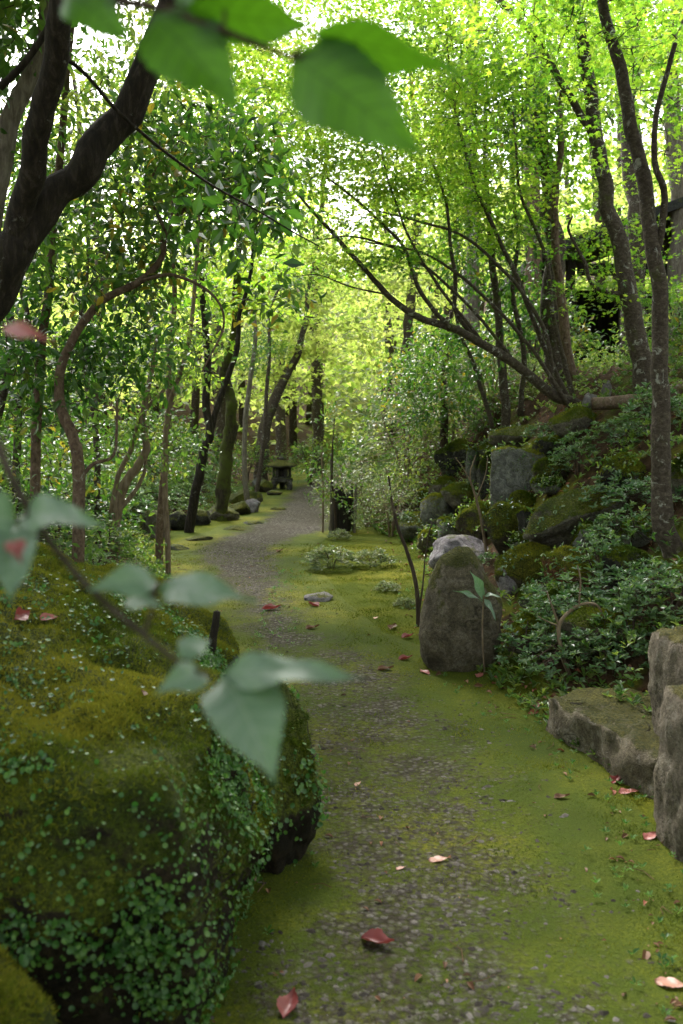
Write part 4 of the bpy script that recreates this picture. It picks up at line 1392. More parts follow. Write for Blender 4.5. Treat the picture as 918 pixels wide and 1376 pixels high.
az = [shrub_proto('bank_shrub', 'shrub', M['azalea'], 'whorl', .30, .34, 90, .042, 8, .02, .5, 101),
      shrub_proto('bank_shrub', 'shrub', M['azalea'], 'whorl', .24, .42, 75, .046, 8, .03, .6, 102),
      shrub_proto('bank_shrub', 'shrub', M['azalea'], 'whorl', .34, .26, 110, .036, 8, .02, .4, 103)]
def on(px, py, dx=0.0):
    p = G(px, py)
    return (float(p[0]), float(p[1]), float(p[2]) - .02)
bank = []
for k, px, py, sc, lab in [
    (0, 720, 900, .9, 'low bluish shrub at the right foot of the standing stone'),
    (2, 770, 905, .9, 'low bluish shrub spreading behind the left end of the slab'),
    (0, 820, 905, .9, 'bluish shrub right behind the stone slab'),
    (1, 735, 860, .7, 'bluish shrub right of the standing stone, level with its middle'),
    (2, 790, 850, 1.0, 'spreading bluish shrub on the green rock behind the slab'),
    (1, 850, 870, .9, 'bluish shrub between the slab and the pale capstone'),
    (0, 745, 825, .75, 'bluish shrub below the orange tinted rock'),
    (1, 805, 800, .95, 'tall bluish shrub above the green rock'),
    (2, 865, 810, .95, 'bluish shrub behind the pale capstone'),
    (0, 905, 840, 1.0, 'bluish shrub at the right edge above the pale capstone'),
    (1, 815, 745, .7, 'bluish shrub over the orange tinted rock'),
    (0, 850, 745, 1.0, 'bluish shrub left of the nearest right trunk, at mid height'),
    (0, 830, 690, 1.0, 'bluish shrub at the end of the sloping mossy slab'),
    (2, 880, 690, 1.0, 'bluish shrub around the foot of the nearest right trunk'),
    (1, 775, 640, .95, 'bluish shrub above the sloping mossy slab'),
    (0, 830, 610, 1.0, 'bluish shrub below the fallen log'),
    (2, 730, 590, .7, 'bluish shrub under the arching maple roots'),
    (1, 880, 590, 1.1, 'bluish shrub below the right end of the fallen log'),
    (0, 690, 590, .6, 'shrub above the broad grey squarish rock'),
    (1, 650, 585, .7, 'shrub on the bank crest above the narrow upright rock'),
    (2, 660, 760, .5, 'small clump of leaves growing between lilac rocks and mossy rocks'),
]:
    bank.append((k, on(px, py), sc, lab))
place_all(az, bank, 'bluish shrubs on the right bank')

mids = [shrub_proto('understory_shrub', 'shrub', M['mid'], 'broad', .55, .8, 85, .06, 11, .11, .45, 111, 5, None, .010),
        shrub_proto('understory_shrub', 'shrub', M['broad'], 'broad', .5, .7, 80, .065, 11, .11, .5, 112, 5, None, .010),
        shrub_proto('understory_shrub', 'shrub', M['azalea'], 'whorl', .5, .55, 150, .055, 8, .03, .7, 113, 6, None, .008)]
def gl(x, y, dz=-.03):
    return (x, y, Hz(x, y) + dz)
left = []
for k, x, y, sc, lab in [
    (0, -2.2, 6.2, 1.0, 'leafy shrub just behind the top of the big boulder'),
    (1, -2.9, 5.6, 1.0, 'dark glossy shrub at the left edge behind the boulder'),
    (1, -2.9, 7.4, 1.2, 'dark glossy shrub beneath the crooked reddish trunk'),
    (0, -2.0, 7.6, .8, 'light green shrub by the pale twisted stems'),
    (2, -2.95, 9.4, 1.1, 'pale leaved shrub left of the square dark rock'),
    (0, -3.6, 9.0, 1.4, 'tall light shrub deep behind the crooked reddish trunk'),
    (2, -2.85, 12.2, 1.0, 'silvery shrub over the dark rocks beside the path'),
    (2, -2.9, 12.6, 1.2, 'silvery shrub at the foot of the curved dark trunk'),
    (1, -3.6, 11.2, 1.5, 'dark shrub behind the thin upright reddish stem'),
    (2, -2.5, 14.0, .9, 'silvery shrub at the foot of the mossy trunk'),
    (0, -3.2, 15.5, 1.5, 'light shrub behind the mossy trunk'),
    (0, -2.0, 19.5, 1.2, 'light shrub left of the leaning trunk by the lantern'),
    (0, -.7, 20.6, 1.3, 'pale green shrub right behind the stone lantern'),
    (1, -4.6, 7.2, 1.8, 'tall dark shrub under the forked tree'),
    (0, -4.8, 10.0, 2.0, 'tall light shrub far in the left wood'),
    (0, -5.2, 13.5, 2.2, 'big light shrub in the left wood behind the curved trunk'),
    (1, -2.6, 18.0, 1.3, 'dark shrub left of the yellow moss capped rock'),
    (0, .4, 17.8, 1.2, 'light shrub where the path disappears on the right'),
    (1, 1.1, 15.5, 1.5, 'green shrub behind the pile of grey vines'),
    (0, 2.6, 13.0, 1.5, 'light shrub on the crest behind the arching maple'),
    (0, 4.2, 11.6, 1.3, 'light shrub beyond the fallen log'),
    (1, 3.4, 14.6, 1.4, 'dark shrub at the corner of the hut'),
    (1, -3.4, 6.4, 1.5, 'dark shrub at left between the straight tan trunk and the crooked one'),
    (1, -2.5, 8.4, 1.3, 'dark shrub hugging the pale twisted stems'),
    (1, -4.2, 8.6, 2.2, 'tall dark shrub mass behind the straight tan trunk'),
    (1, -3.3, 10.2, 1.7, 'dark shrub mass behind the pale twisted stems'),
    (1, -4.0, 12.6, 2.2, 'tall dark shrub behind the curved dark trunk'),
    (1, -3.1, 13.6, 1.6, 'dark shrub between the curved dark trunk and the mossy trunk'),
    (1, -3.4, 17.0, 1.9, 'dark shrub behind the mossy trunk and left of the lantern'),
    (1, -6.0, 10.5, 2.8, 'biggest dark shrub deep in the left wood'),
    (2, -3.05, 11.6, 1.3, 'silvery shrub just behind the dark rounded rock'),
    (2, -2.75, 13.2, 1.1, 'silvery shrub right behind the wide dark green rock'),
    (2, -3.15, 10.9, 1.3, 'silvery shrub overhanging the square dark rock'),
    (2, -2.4, 15.6, 1.2, 'silvery shrub behind the long moss cushioned rock'),
    (2, -1.9, 6.9, .8, 'silvery shrub between the big boulder and the pale twisted stems'),
    (0, 5.2, 13.6, 1.4, 'yellowish shrub in front of the hut wall'),
    (1, 3.6, 9.2, 1.0, 'dark shrub behind the nearest right trunk'),
]:
    left.append((k, gl(x, y), sc, lab))
place_all(mids, left, 'understory shrubs')

gv = [shrub_proto('vine_shrub', 'shrub', M['grey_leaf'], 'broad', .5, .75, 110, .045, 10, .09, .5, 121, 7, M['pale_twig'], .009),
      shrub_proto('vine_shrub', 'shrub', M['mid'], 'broad', .45, .6, 90, .045, 10, .09, .7, 122, 7, M['pale_twig'], .009)]
place_all(gv, [
    (0, gl(.35, 12.6), 1.1, 'tangled grey green shrub left of centre bank behind the hollow stump'),
    (1, gl(.75, 12.4), 1.2, 'tangle of dry vines and yellowish leaves at the left end of the bank'),
    (0, gl(.95, 13.4), 1.7, 'tallest grey vine mound beyond the left end of the bank'),
    (1, gl(1.35, 12.2), 1.2, 'yellow green vine mound beside the dark evergreen'),
    (0, gl(.15, 14.2), 1.2, 'pale leafy tangle where the path bends out of sight'),
    (0, gl(.62, 11.6), .95, 'grey tangle spilling to the moss right of the hollow stump'),
    (0, gl(1.9, 11.8), 1.3, 'dense grey green tangle just left of the dark evergreen'),
    (0, gl(1.3, 14.4), 2.0, 'tall pale vine mound under the gap in the leaves'),
], 'tangled shrubs at the left end of the bank')

cl = [shrub_proto('leafy_clump', 'plant', M['grey_leaf'], 'whorl', .26, .24, 90, .05, 7, .02, .55, 131, 6, None, .004)]
place_all(cl, [(0, on(445, 765), 1.05, 'grey leaved clump growing in the moss right of the path'),
               (0, on(500, 762), .85, 'grey leaved clump between the thin sapling and the hollow stump'),
               (0, on(520, 795), .45, 'tiny clump of leaves in the moss left of the thin sapling'),
               (0, on(545, 815), .38, 'tiny clump of leaves at the foot of the thin sapling'),
               (0, on(455, 725), .6, 'grey leaved clump at the foot of the hollow stump')], 'low leafy clumps in the moss')

# ------------------------------------------------------------------ undergrowth and litter
def undergrowth():
    g = np.random.default_rng(140)
    mb = MB()
    N = 15000
    y = 3.6 + 15.4 * g.uniform(0, 1, N) ** 1.25
    e, l = np.interp(y, EY, EX), np.interp(y, LY, LX)
    side = g.uniform(0, 1, N) < .55
    t = g.uniform(0, 1, N) ** 1.3 * 3.6
    x = np.where(side, e + .02 + t, l - .10 - t)
    tt = x - np.interp(y, EY, EX)
    pile = (y > 6.0) & (y < 11.0) & (tt > -.05) & (tt < 1.5)
    ok = ~((x < -.3) & (y < 5.0)) & ~(pile & (g.uniform(0, 1, N) < .8))
    x, y = x[ok], y[ok]
    n = len(x)
    C = np.stack([x, y, H(x, y) + .03 + .26 * g.uniform(0, 1, n) ** 1.6 * sstep(0, .6, np.maximum(x - np.interp(y, EY, EX), np.interp(y, LY, LX) - x))], 1)
    spray('whorl', C, unit(UP + .5 * g.normal(size=(n, 3))), g, mb, .045, 7, .03, .5)
    kind(mb.build('undergrowth', M['mid'], smooth=False), 'stuff')
    mb = MB()
    N = 7000
    y = g.uniform(2.4, 18, N)
    e, l = np.interp(y, EY, EX), np.interp(y, LY, LX)
    side = g.uniform(0, 1, N) < .65
    t = g.uniform(0, 1, N) ** 1.6 * 3.6 - .25 * (g.uniform(0, 1, N) < .08)
    x = np.where(side, e + .05 + t, l - .10 - t)
    z = H(x, y) + .012
    n = N
    d = unit(np.stack([g.normal(size=n), g.normal(size=n), .25 * g.normal(size=n)], 1))
    scatter(t_ovate(.5, .2, -.25), np.stack([x, y, z], 1), d, unit(UP + .45 * g.normal(size=(n, 3))), g.uniform(.025, .06, n), g.uniform(0, 1, n), mb)
    kind(mb.build('leaf_litter', M['litter'], smooth=False), 'stuff')
undergrowth()

def path_debris():
    g = np.random.default_rng(145)
    N = 520
    y = 2.0 + 9 * g.uniform(0, 1, N) ** 1.6
    e, l = np.interp(y, EY, EX), np.interp(y, LY, LX)
    q = g.uniform(0, 1, N)
    q = np.where(g.uniform(0, 1, N) < .6, np.where(q < .5, .12 * q, 1 - .12 * q), q)
    x = l + (e - l) * q
    mb = MB()
    d = unit(np.stack([g.normal(size=N), g.normal(size=N), .12 * g.normal(size=N)], 1))
    scatter(t_ovate(.5, .2, -.2), np.stack([x, y, H(x, y) + .010], 1), d, unit(UP + .3 * g.normal(size=(N, 3))), .008 + .03 * g.uniform(0, 1, N) ** 2.5, g.uniform(0, .8, N), mb)
    for k in range(90):
        i = int(g.integers(N))
        a = g.uniform(0, 6.28)
        L = g.uniform(.03, .11)
        p = np.array([x[i] + .05, y[i], Hz(x[i] + .05, y[i]) + .010])
        v, t = tube([p, p + np.array([math.cos(a) * L * .5, math.sin(a) * L * .5, .004]), p + np.array([math.cos(a + .3) * L, math.sin(a + .3) * L, .001])], [.0016, .0014, .0008], 4)
        mb.add(v, t, .2)
    kind(mb.build('leaf_debris', M['litter'], smooth=False), 'stuff')
    mb = MB()
    N = 420
    y = 2.0 + 7 * g.uniform(0, 1, N) ** 1.5
    e, l = np.interp(y, EY, EX), np.interp(y, LY, LX)
    s = g.uniform(0, 1, N) < .5
    t = g.uniform(0, 1, N) ** 2 * .32
    x = np.where(s, e - t + .05, np.maximum(l, -.55) + t - .05)
    C = np.stack([x, y, H(x, y) + g.uniform(.008, .03, N)], 1)
    spray('whorl', C, unit(UP + .4 * g.normal(size=(N, 3))), g, mb, .020, 5, .008, .6)
    kind(mb.build('seedlings', M['creeper'], smooth=False), 'stuff')
path_debris()

# ------------------------------------------------------------------ the hut behind the trees
def build_hut():
    x0, x1, y0, y1 = 4.0, 9.0, 16.6, 20.5
    zf = min(Hz(x0, y0), Hz(x1, y0)) - .1
    h = thing('garden_hut', 'dark timber hut with a low roof half hidden behind the right trunks', 'hut', (x0, y0, zf))
    zt2 = PY(800, 350, 16.6)[2]
    mb = MB()
    for c, s in [(((x0 + x1) / 2, y1, (zf + zt2) / 2), (x1 - x0, .12, zt2 - zf)), ((x1, (y0 + y1) / 2, (zf + zt2) / 2), (.12, y1 - y0 - .2, zt2 - zf)),
                 ((x0 + 2.0 + (x1 - x0 - 2.0) / 2, y0, (zf + zt2) / 2), (x1 - x0 - 2.0, .12, zt2 - zf)), ((x0, (y0 + y1) / 2 + .8, (zf + zt2) / 2), (.12, y1 - y0 - 1.8, zt2 - zf))]:
        mb.add(*box(c, s))
    mb.build('wall', M['timber'], h, smooth=False)
    for px_ in (x0, x0 + .95, x0 + 1.9):
        mb = MB()
        mb.add(*box((px_, y0 - .01, (zf + zt2) / 2), (.14, .14, zt2 - zf - .01)))
        mb.build('post', M['timber'], h, smooth=False)
    mb = MB()
    mb.add(*box((x0 + 1.0, y0 - .02, zt2 - .16), (1.76, .10, .2)))
    mb.build('lintel', M['timber'], h, smooth=False)
    # pitched roof, eaves overhanging
    mb = MB()
    xm = (x0 + x1) / 2
    rise = 1.15
    for s in (-1, 1):
        xe = xm + s * (x1 - x0) / 2 + s * .7
        ze = zt2 - .10
        V = []
        for th in (0, .16):
            V += [(xe, y0 - .8, ze + th), (xe, y1 + .8, ze + th), (xm, y1 + .8, ze + rise + th + .003 * s), (xm, y0 - .8, ze + rise + th + .003 * s)]
        Tq = [(0, 2, 1), (0, 3, 2), (4, 5, 6), (4, 6, 7), (0, 1, 5), (0, 5, 4), (0, 4, 7), (0, 7, 3), (1, 2, 6), (1, 6, 5), (2, 3, 7), (2, 7, 6)]
        mb.add(np.array(V), np.array(Tq))
    rf = mb.build('roof', M['rooftile'], h, smooth=False)
    mb = MB()
    mb.add(*tube([(xm, y0 - .85, zt2 + rise + .07), (xm, y1 + .85, zt2 + rise + .07)], [.10, .10], 8))
    mb.build('ridge', M['rooftile'], rf, origin=np.array([x0, y0, zf]))
build_hut()

# fallen log along the crest
lg = LP(8.3, (795, 543), (835, 541), (880, 545), (930, 556), (1000, 560), Y2=8.0)
lg = [np.array([p[0], p[1], max(p[2], Hz(p[0], p[1]) + .10)]) for p in lg]
sp, sr = smooth_path(lg, [.055, .07, .075], 6)
mb = MB()
mb.add(*tube(sp, sr, 14, .12))
tag(mb.build('fallen_log', M['bark_red'], origin=lg[0]), 'reddish fallen log lying along the top of the right bank', 'log')

# ------------------------------------------------------------------ stone lantern
def build_lantern():
    b = G(379, 658)
    z = Hz(b[0], b[1])
    b = np.array([b[0], b[1], z])
    h = thing('stone_lantern', 'small stone lantern with a wide mossy roof at the end of the path', 'lantern', b)
    s = 1.02
    for a in (R(90), R(210), R(330)):
        mb = MB()
        d = np.array([math.cos(a), math.sin(a), 0])
        pts = [b + d * .17 * s + UP * -.03, b + d * .19 * s + UP * .07, b + d * .165 * s + UP * .14, b + d * .10 * s + UP * .19]
        sp, sr = smooth_path(pts, [.06, .065, .075, .07], 4)
        mb.add(*tube(sp, sr, 10, .05))
        mb.build('leg', M['lantern'], h)
    def hexlathe(prof, name, mat, sides=6, parent=h):
        mb = MB()
        v, t = lathe(prof, sides, b)
        mb.add(v, t)
        return mb.build(name, mat, parent, smooth=False, origin=b)
    hexlathe([(0, .15), (.19, .15), (.225, .18), (.225, .235), (.19, .25), (0, .25)], 'platform', M['lantern'])
    # firebox: six corner posts round an open chamber
    fb = MB()
    for k in range(6):
        a = R(60 * k)
        c = b + np.array([.165 * math.cos(a), .165 * math.sin(a), .35])
        fb.add(*box(c, (.055, .055, .20), a))
    fb.add(*lathe([(0, .25), (.185, .25), (.185, .275), (0, .275)], 6, b + UP * .0015))
    fb.add(*lathe([(0, .43), (.19, .43), (.19, .455), (0, .455)], 6, b))
    fo = fb.build('firebox', M['lantern'], h, smooth=False)
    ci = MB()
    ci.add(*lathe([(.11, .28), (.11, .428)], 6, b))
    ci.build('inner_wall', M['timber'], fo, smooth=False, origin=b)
    rf = MB()
    prof = [(0, .457), (.20, .46), (.305, .475), (.31, .50), (.26, .525), (.17, .56), (.09, .60), (.05, .615), (0, .62)]
    v, t = lathe(prof, 36, (0, 0, 0))
    a = np.arctan2(v[:, 1], v[:, 0])
    r = np.hypot(v[:, 0], v[:, 1])
    hexf = np.cos(np.pi / 6) / np.cos((a % (np.pi / 3)) - np.pi / 6)
    lift = .03 * (1 - np.abs((a % (np.pi / 3)) - np.pi / 6) / (np.pi / 6) < .2) * (r > .2)
    v[:, 0] *= hexf * (1 + .05 * pnoise(v * 7))
    v[:, 1] *= hexf * (1 + .05 * pnoise(v * 7 + 4))
    v[:, 2] += .012 * pnoise(v * 9) + lift * .4
    rf.add(v + b, t)
    ro = rf.build('roof', M['lantern_roof'], h)
    fi = MB()
    fi.add(*lathe([(0, .60), (.05, .61), (.065, .635), (.06, .66), (.03, .685), (0, .70)], 16, b))
    fi.build('finial', M['lantern'], ro, origin=b)
build_lantern()

# ------------------------------------------------------------------ hollow stump, stakes and sapling by the bend
def build_stump():
    b = G(460, 712)
    b = np.array([b[0], b[1], Hz(b[0], b[1])])
    mb = MB()
    n = 40
    a = np.arange(n) / n * 2 * math.pi
    V, T = lathe([(.19, -.05), (.165, .10), (.150, .30), (.145, .50), (.125, .52), (.115, .46), (.105, .25), (.0, .22)], n, (0, 0, 0))
    aa = np.arctan2(V[:, 1], V[:, 0])
    V[:, :2] *= (1 + .10 * np.sin(aa * 5)[:, None] * .6 + .10 * pnoise(V * 9)[:, None])
    V[:, 2] += np.where(V[:, 2] > .4, .06 * np.sin(aa * 3 + 1) + .03 * np.sin(aa * 7), 0)
    mb.add(V + b, T)
    tag(mb.build('tree_stump', M['timber'], origin=b), 'dark weathered hollow stump standing where the path bends', 'stump')
    for q, (px, top, lean, lab, r, mt) in enumerate([
            (434, 600, -2, 'pale thin stake left of the hollow stump', .014, 'pale_twig'),
            (444, 610, 1, 'thicker pale stake touching the hollow stump', .020, 'bark_grey'),
            (476, 650, 2, 'pale stake right of the hollow stump', .018, 'bark_grey')]):
        p = G(px, 716)
        p[2] = Hz(p[0], p[1])
        tp = PY(px + lean, top, p[1])
        mb = MB()
        sp, sr = smooth_path([p - UP * .1, (p + tp) / 2 + np.array([.01, 0, 0]), tp], [r, r * .95, r * .85], 5)
        mb.add(*tube(sp, sr, 10, .06))
        tag(mb.build('stake', M[mt], origin=p), lab, 'stake', 'stakes round the hollow stump')
build_stump()
tree('sapling', 'bright leafy sapling rising beside the hollow stump', 'tree',
     [(planted(LP(12.0, (452, 716), (450, 680), (446, 640), (447, 600), (450, 560))), [.016, .013, .006])],
     M['twig'], [px_blob(455, 655, 11.9, 38, 26, .25), px_blob(435, 620, 12.0, 36, 24, .25), px_blob(470, 600, 12.1, 30, 22, .25), px_blob(445, 560, 12.1, 26, 22, .2)],
     62, 'broad', M['mid'], .065, 10, .12, .35, 151, tw=.002)
tree('sapling', 'thin dark bare sapling with a forked foot left of the standing stone', 'tree',
     [(planted(LP(6.6, (563, 832), (560, 790), (548, 745), (535, 710), (527, 675), (522, 640))), [.014, .011, .006]),
      (LP(6.6, (562, 830), (566, 805), (569, 775), (572, 740), (580, 700)), [.008, .006, .003])],
     M['twig'], [px_blob(530, 660, 6.6, 34, 28, .2), px_blob(585, 700, 6.6, 20, 24, .15)], 16, 'broad', M['mid'], .035, 5, .07, .6, 152, tw=.0018)
tree('sapling', 'pale leafless sapling in front of the broad grey squarish rock', 'tree',
     [(planted(LP(8.0, (655, 735), (648, 705), (640, 670), (632, 640), (640, 612))), [.011, .009, .004]),
      (LP(8.0, (634, 650), (622, 628), (612, 615)), [.005, .003]),
      (LP(8.0, (640, 670), (652, 640), (656, 615)), [.005, .003])],
     M['pale_twig'], [], 0, 'broad', M['mid'], .03, 4, .05, .5, 153)
tree('bare_shrub', 'low shrub with pale forked twigs arching over the green rock behind the slab', 'shrub',
     [(planted(LP(4.9, (765, 930), (756, 880), (752, 840), (775, 815), (800, 812), (812, 830))), [.011, .009, .004]),
      (LP(4.9, (752, 842), (742, 815), (735, 795)), [.007, .004]),
      (LP(4.9, (752, 842), (735, 835), (722, 828)), [.005, .003]),
      (LP(4.9, (778, 812), (780, 780), (776, 760)), [.006, .003])],
     M['pale_twig'], [px_blob(750, 800, 4.9, 45, 25, .15)], 14, 'whorl', M['azalea'], .04, 8, .02, .5, 154, tw=.0018)

# lily-like plant by the standing stone: a pale stem with four long leaves
def big_leaf(base, tip, width, normal, name, mat, parent, curl=.15, fold=.25, nL=14, nW=6, rnd=.5, origin=None, serr=0.0, acum=1.0):
    base, tip = np.asarray(base, float), np.asarray(tip, float)
    x = tip - base
    L = np.linalg.norm(x)
    x /= L
    n = np.asarray(normal, float)
    y = unit(np.cross(n, x))
    z = np.cross(x, y)
    us = np.linspace(0, 1, nL + 1)
    hw = np.interp(us, [0, .04, .15, .32, .5, .68, .82, .92, 1], [.03, .22, .80, 1.0, .90, .60, .32 * acum, .13 * acum, 0.0]) * width / 2
    hw = hw * (1 + serr * np.where(np.arange(nL + 1) % 2, 1, -1))
    hw[-1] = 0.0008
    V, uu, vv = [], [], []
    for i, u in enumerate(us):
        for j in range(nW + 1):
            t = j / nW * 2 - 1
            zz = -curl * L * (u - .35) ** 2 * 1.6 + fold * hw[i] * abs(t) + .035 * L * math.sin(u * 11 + t * 2 + rnd * 7) * abs(t) + .02 * L * math.sin(u * 5 + 1.5 * t)
            V.append(base + x * (u * L) + y * (t * hw[i]) + z * zz)
            uu.append(u)
            vv.append(t)
    T = []
    m = nW + 1
    for i in range(nL):
        for j in range(nW):
            a = i * m + j
            T += [(a, a + 1, a + m + 1), (a, a + m + 1, a + m)]
    return link_mesh(name, np.array(V), np.array(T), np.full(len(V), rnd), mat, parent, True, origin, attr={'leaf_u': uu, 'leaf_v': vv})

def big_leaf_mat(name, c1, c2, trans, fac, rough, vein, spec=.5):
    k = NT(name)
    u, v = k.attr('leaf_u'), k.attr('leaf_v')
    av = k.math('ABSOLUTE', v)
    side = k.math('SINE', k.math('MULTIPLY', k.math('SUBTRACT', u, k.math('MULTIPLY', av, .16)), 48.0))
    vn = k.math('MAXIMUM', k.ramp(av, [(.0, 1.0), (.06, 0.0)]), k.ramp(side, [(.86, 0.0), (1.0, .8)]))
    n = k.noise(60, 3, .6, k.pos())
    c = k.mix(n, c1, c2)
    c = k.mix(vn, c, vein)
    b = k.bsdf(c, rough, k.bump(k.math('SUBTRACT', n, k.math('MULTIPLY', vn, .6)), .25, .002), spec)
    t = k.n('ShaderNodeBsdfTranslucent')
    tc = k.mix(vn, trans, tuple(x * .55 for x in trans))
    k.l(tc, t.inputs[0])
    mx = k.n('ShaderNodeMixShader')
    mx.inputs[0].default_value = fac
    k.l(b, mx.inputs[1])
    k.l(t.outputs[0], mx.inputs[2])
    return k.done(mx.outputs[0])

M['near_leaf'] = big_leaf_mat('sapling leaf', (.065, .120, .070), (.125, .190, .130), (.13, .30, .08), .26, .42, (.21, .28, .20), .65)
M['top_leaf'] = big_leaf_mat('overhanging leaf', (.025, .080, .008), (.035, .10, .011), (.13, .36, .012), .60, .42, (.02, .06, .008))
M['near_red'] = big_leaf_mat('red leaf', (.24, .05, .05), (.34, .10, .09), (.35, .08, .06), .3, .45, (.18, .04, .04))

p0 = G(652, 905)
p0[2] = Hz(p0[0], p0[1])
lily = thing('broadleaf_plant', 'single stemmed plant with long bright leaves in front of the standing stone', 'plant', p0)
mb = MB()
top = PY(650, 800, p0[1] - .02)
sp, sr = smooth_path([p0 - UP * .05, (p0 + top) / 2 + np.array([-.012, 0, 0]), top], [.006, .0055, .004], 5)
mb.add(*tube(sp, sr, 8))
mb.build('stem', M['pale_twig'], lily)
for bx, tx, wd, nr in [((650, 806), (636, 768), .075, (.5, -.8, .4)), ((650, 808), (612, 790), .035, (0, -.5, .9)), ((651, 800), (672, 800), .04, (0, -.5, .9)), ((651, 804), (668, 832), .04, (.3, -.6, .7))]:
    big_leaf(PY(*bx, p0[1] - .02), PY(*tx, p0[1] - .10), wd, nr, 'leaf', M['near_leaf'], lily, origin=p0)

# ------------------------------------------------------------------ out of focus sapling, left foreground
def fleaf(parent, base, tip, wpx, zc0, zc1, roll, mat, org, curl=.15, fold=.25, acum=1.0, name='leaf', rnd=None):
    rnd = ((base[0] * 7 + tip[1] * 3) % 97) / 97 if rnd is None else rnd
    a, b = P(*base, zc0), P(*tip, zc1)
    x = unit(b - a)
    view = unit((a + b) / 2 - CAM)
    n = unit(-view - x * (-view @ x))
    c, s = math.cos(roll), math.sin(roll)
    cr = np.cross(x, n)
    n = n * c + cr * (s if cr[2] > 0 else -s)
    width = wpx / F * (zc0 + zc1) / 2 / max(.35, abs(c))
    return big_leaf(a, b, width, n, name, mat, parent, curl, fold, 24, 8, rnd, org, .05, acum)

org = np.array([-.62, .55, Hz(-.62, .55)])
sap = thing('foreground_sapling', 'blurred slanting twig with large pale green leaves in left foreground', 'sapling', org)
mb = MB()
stem = [org - UP * .05, np.array([-.60, .60, .8]), P(-90, 430, .82), P(-20, 560, .80), P(20, 650, .78), P(65, 725, .78), P(125, 795, .77), P(190, 850, .76), P(245, 893, .75), P(282, 906, .74)]
sp, sr = smooth_path(stem, [.007, .006, .005, .0042, .0038, .0032, .003, .0026, .0022, .0016], 6)
mb.add(*tube(sp, sr, 10, .05))
mb.build('stem', M['bark_brown'], sap)
nl = M['near_leaf']
fleaf(sap, (300, 905), (486, 903), 46, .74, .70, .70, nl, org, .08, .2, .8)
fleaf(sap, (300, 905), (374, 1042), 108, .74, .69, .35, nl, org, .25, .3)
fleaf(sap, (276, 903), (214, 925), 44, .75, .71, .4, nl, org, .2, .3)
fleaf(sap, (240, 880), (284, 855), 34, .75, .78, .4, nl, org, .15, .2)
fleaf(sap, (212, 792), (338, 800), 48, .78, .73, .62, nl, org, .12, .25, .8)
fleaf(sap, (212, 780), (122, 786), 44, .78, .75, .5, nl, org, .2, .25)
fleaf(sap, (168, 806), (216, 812), 26, .78, .75, .5, nl, org, .1, .2)
fleaf(sap, (26, 690), (130, 697), 48, .78, .72, .55, nl, org, .12, .25)
fleaf(sap, (22, 700), (-50, 690), 70, .78, .76, .3, nl, org, .2, .25)
fleaf(sap, (20, 705), (12, 800), 70, .78, .72, .3, nl, org, .15, .3)
for a, b in [((195, 850), (212, 786)), ((212, 786), (190, 806)), ((40, 690), (22, 700)), ((245, 893), (262, 868))]:
    ped = MB()
    ped.add(*tube([P(*a, .77), P((a[0] + b[0]) / 2, (a[1] + b[1]) / 2 + 4, .775), P(*b, .78)], [.0022, .0018, .0014], 6))
    ped.build('leaf_stalk', M['twig'], sap)
rl = fleaf(sap, (2, 440), (64, 452), 22, .80, .76, .5, M['near_red'], org, .2, .35)
rl['label'] = 'dull red leaf near the top of the twig'
r2 = fleaf(sap, (14, 725), (34, 755), 26, .76, .74, .4, M['near_red'], org, .3, .3)
r2['label'] = 'small red leaf under the pale leaves'

# ------------------------------------------------------------------ overhanging branch at the top
o2 = P(-40, -330, 1.3)
br = thing('overhanging_branch', 'blurred twig of big backlit green leaves hanging across the top', 'branch', o2)
mb = MB()
far_anchor = PY(100, -120, 4.0)
tw = [far_anchor, P(20, -260, 2.2), P(60, -110, 1.1), P(120, -20, .78), P(215, 12, .72), P(300, 42, .70), P(395, 76, .69), P(440, 62, .69)]
sp, sr = smooth_path(tw, [.014, .010, .006, .0045, .0035, .003, .0025, .002], 7)
mb.add(*tube(sp, sr, 8, .05))
mb.build('twig', M['twig'], br, origin=o2)
tl = M['top_leaf']
fleaf(br, (392, 76), (568, 204), 122, .69, .66, .25, tl, o2, .08, .10, .9)
fleaf(br, (205, 18), (322, 142), 112, .71, .69, .35, tl, o2, .10, .15)
fleaf(br, (85, -16), (175, 52), 70, .74, .72, .3, tl, o2, .12, .15)
fleaf(br, (250, 10), (425, 40), 74, .70, .68, -.5, tl, o2, .10, .15, .9)
fleaf(br, (415, 40), (624, 88), 58, .68, .66, -.7, tl, o2, -.12, .2, .85)
fleaf(br, (310, -60), (230, 18), 60, .70, .72, .6, nl, o2, .1, .15)
for a, b in [((300, 42), (310, -60)), ((395, 76), (415, 40)), ((215, 12), (250, 10)), ((120, -20), (85, -16))]:
    ped = MB()
    ped.add(*tube([P(*a, .69), P((a[0] + b[0]) / 2, (a[1] + b[1]) / 2 - 6, .69), P(*b, .70)], [.0018, .0014, .0012], 6))
    ped.build('leaf_stalk', M['twig'], br, origin=o2)

# ------------------------------------------------------------------ sticks and broken stub by the boulder
for pts, r, lab, mt in [
        ([PY(281, 935, 3.62), PY(284, 880, 3.64), PY(292, 822, 3.66)], [.020, .018, .014], 'short broken dark stub standing behind the big boulder', 'bark_dark'),
        ([PY(256, 1005, 3.0), PY(258, 960, 3.0), PY(264, 905, 3.02)], [.012, .011, .009], 'thin brown stub growing up the side of the big boulder', 'bark_brown'),
        ([PY(18, 1285, 1.95), PY(50, 1290, 1.95), PY(80, 1293, 1.97)], [.006, .006, .004], 'short pinkish stick lying at the foot of the big boulder', 'pale_twig')]:
    sp, sr = smooth_path(pts, r, 5)
    mb = MB()
    mb.add(*tube(sp, sr, 10, .15))
    tag(mb.build('stick', M[mt], origin=pts[0]), lab, 'stick')

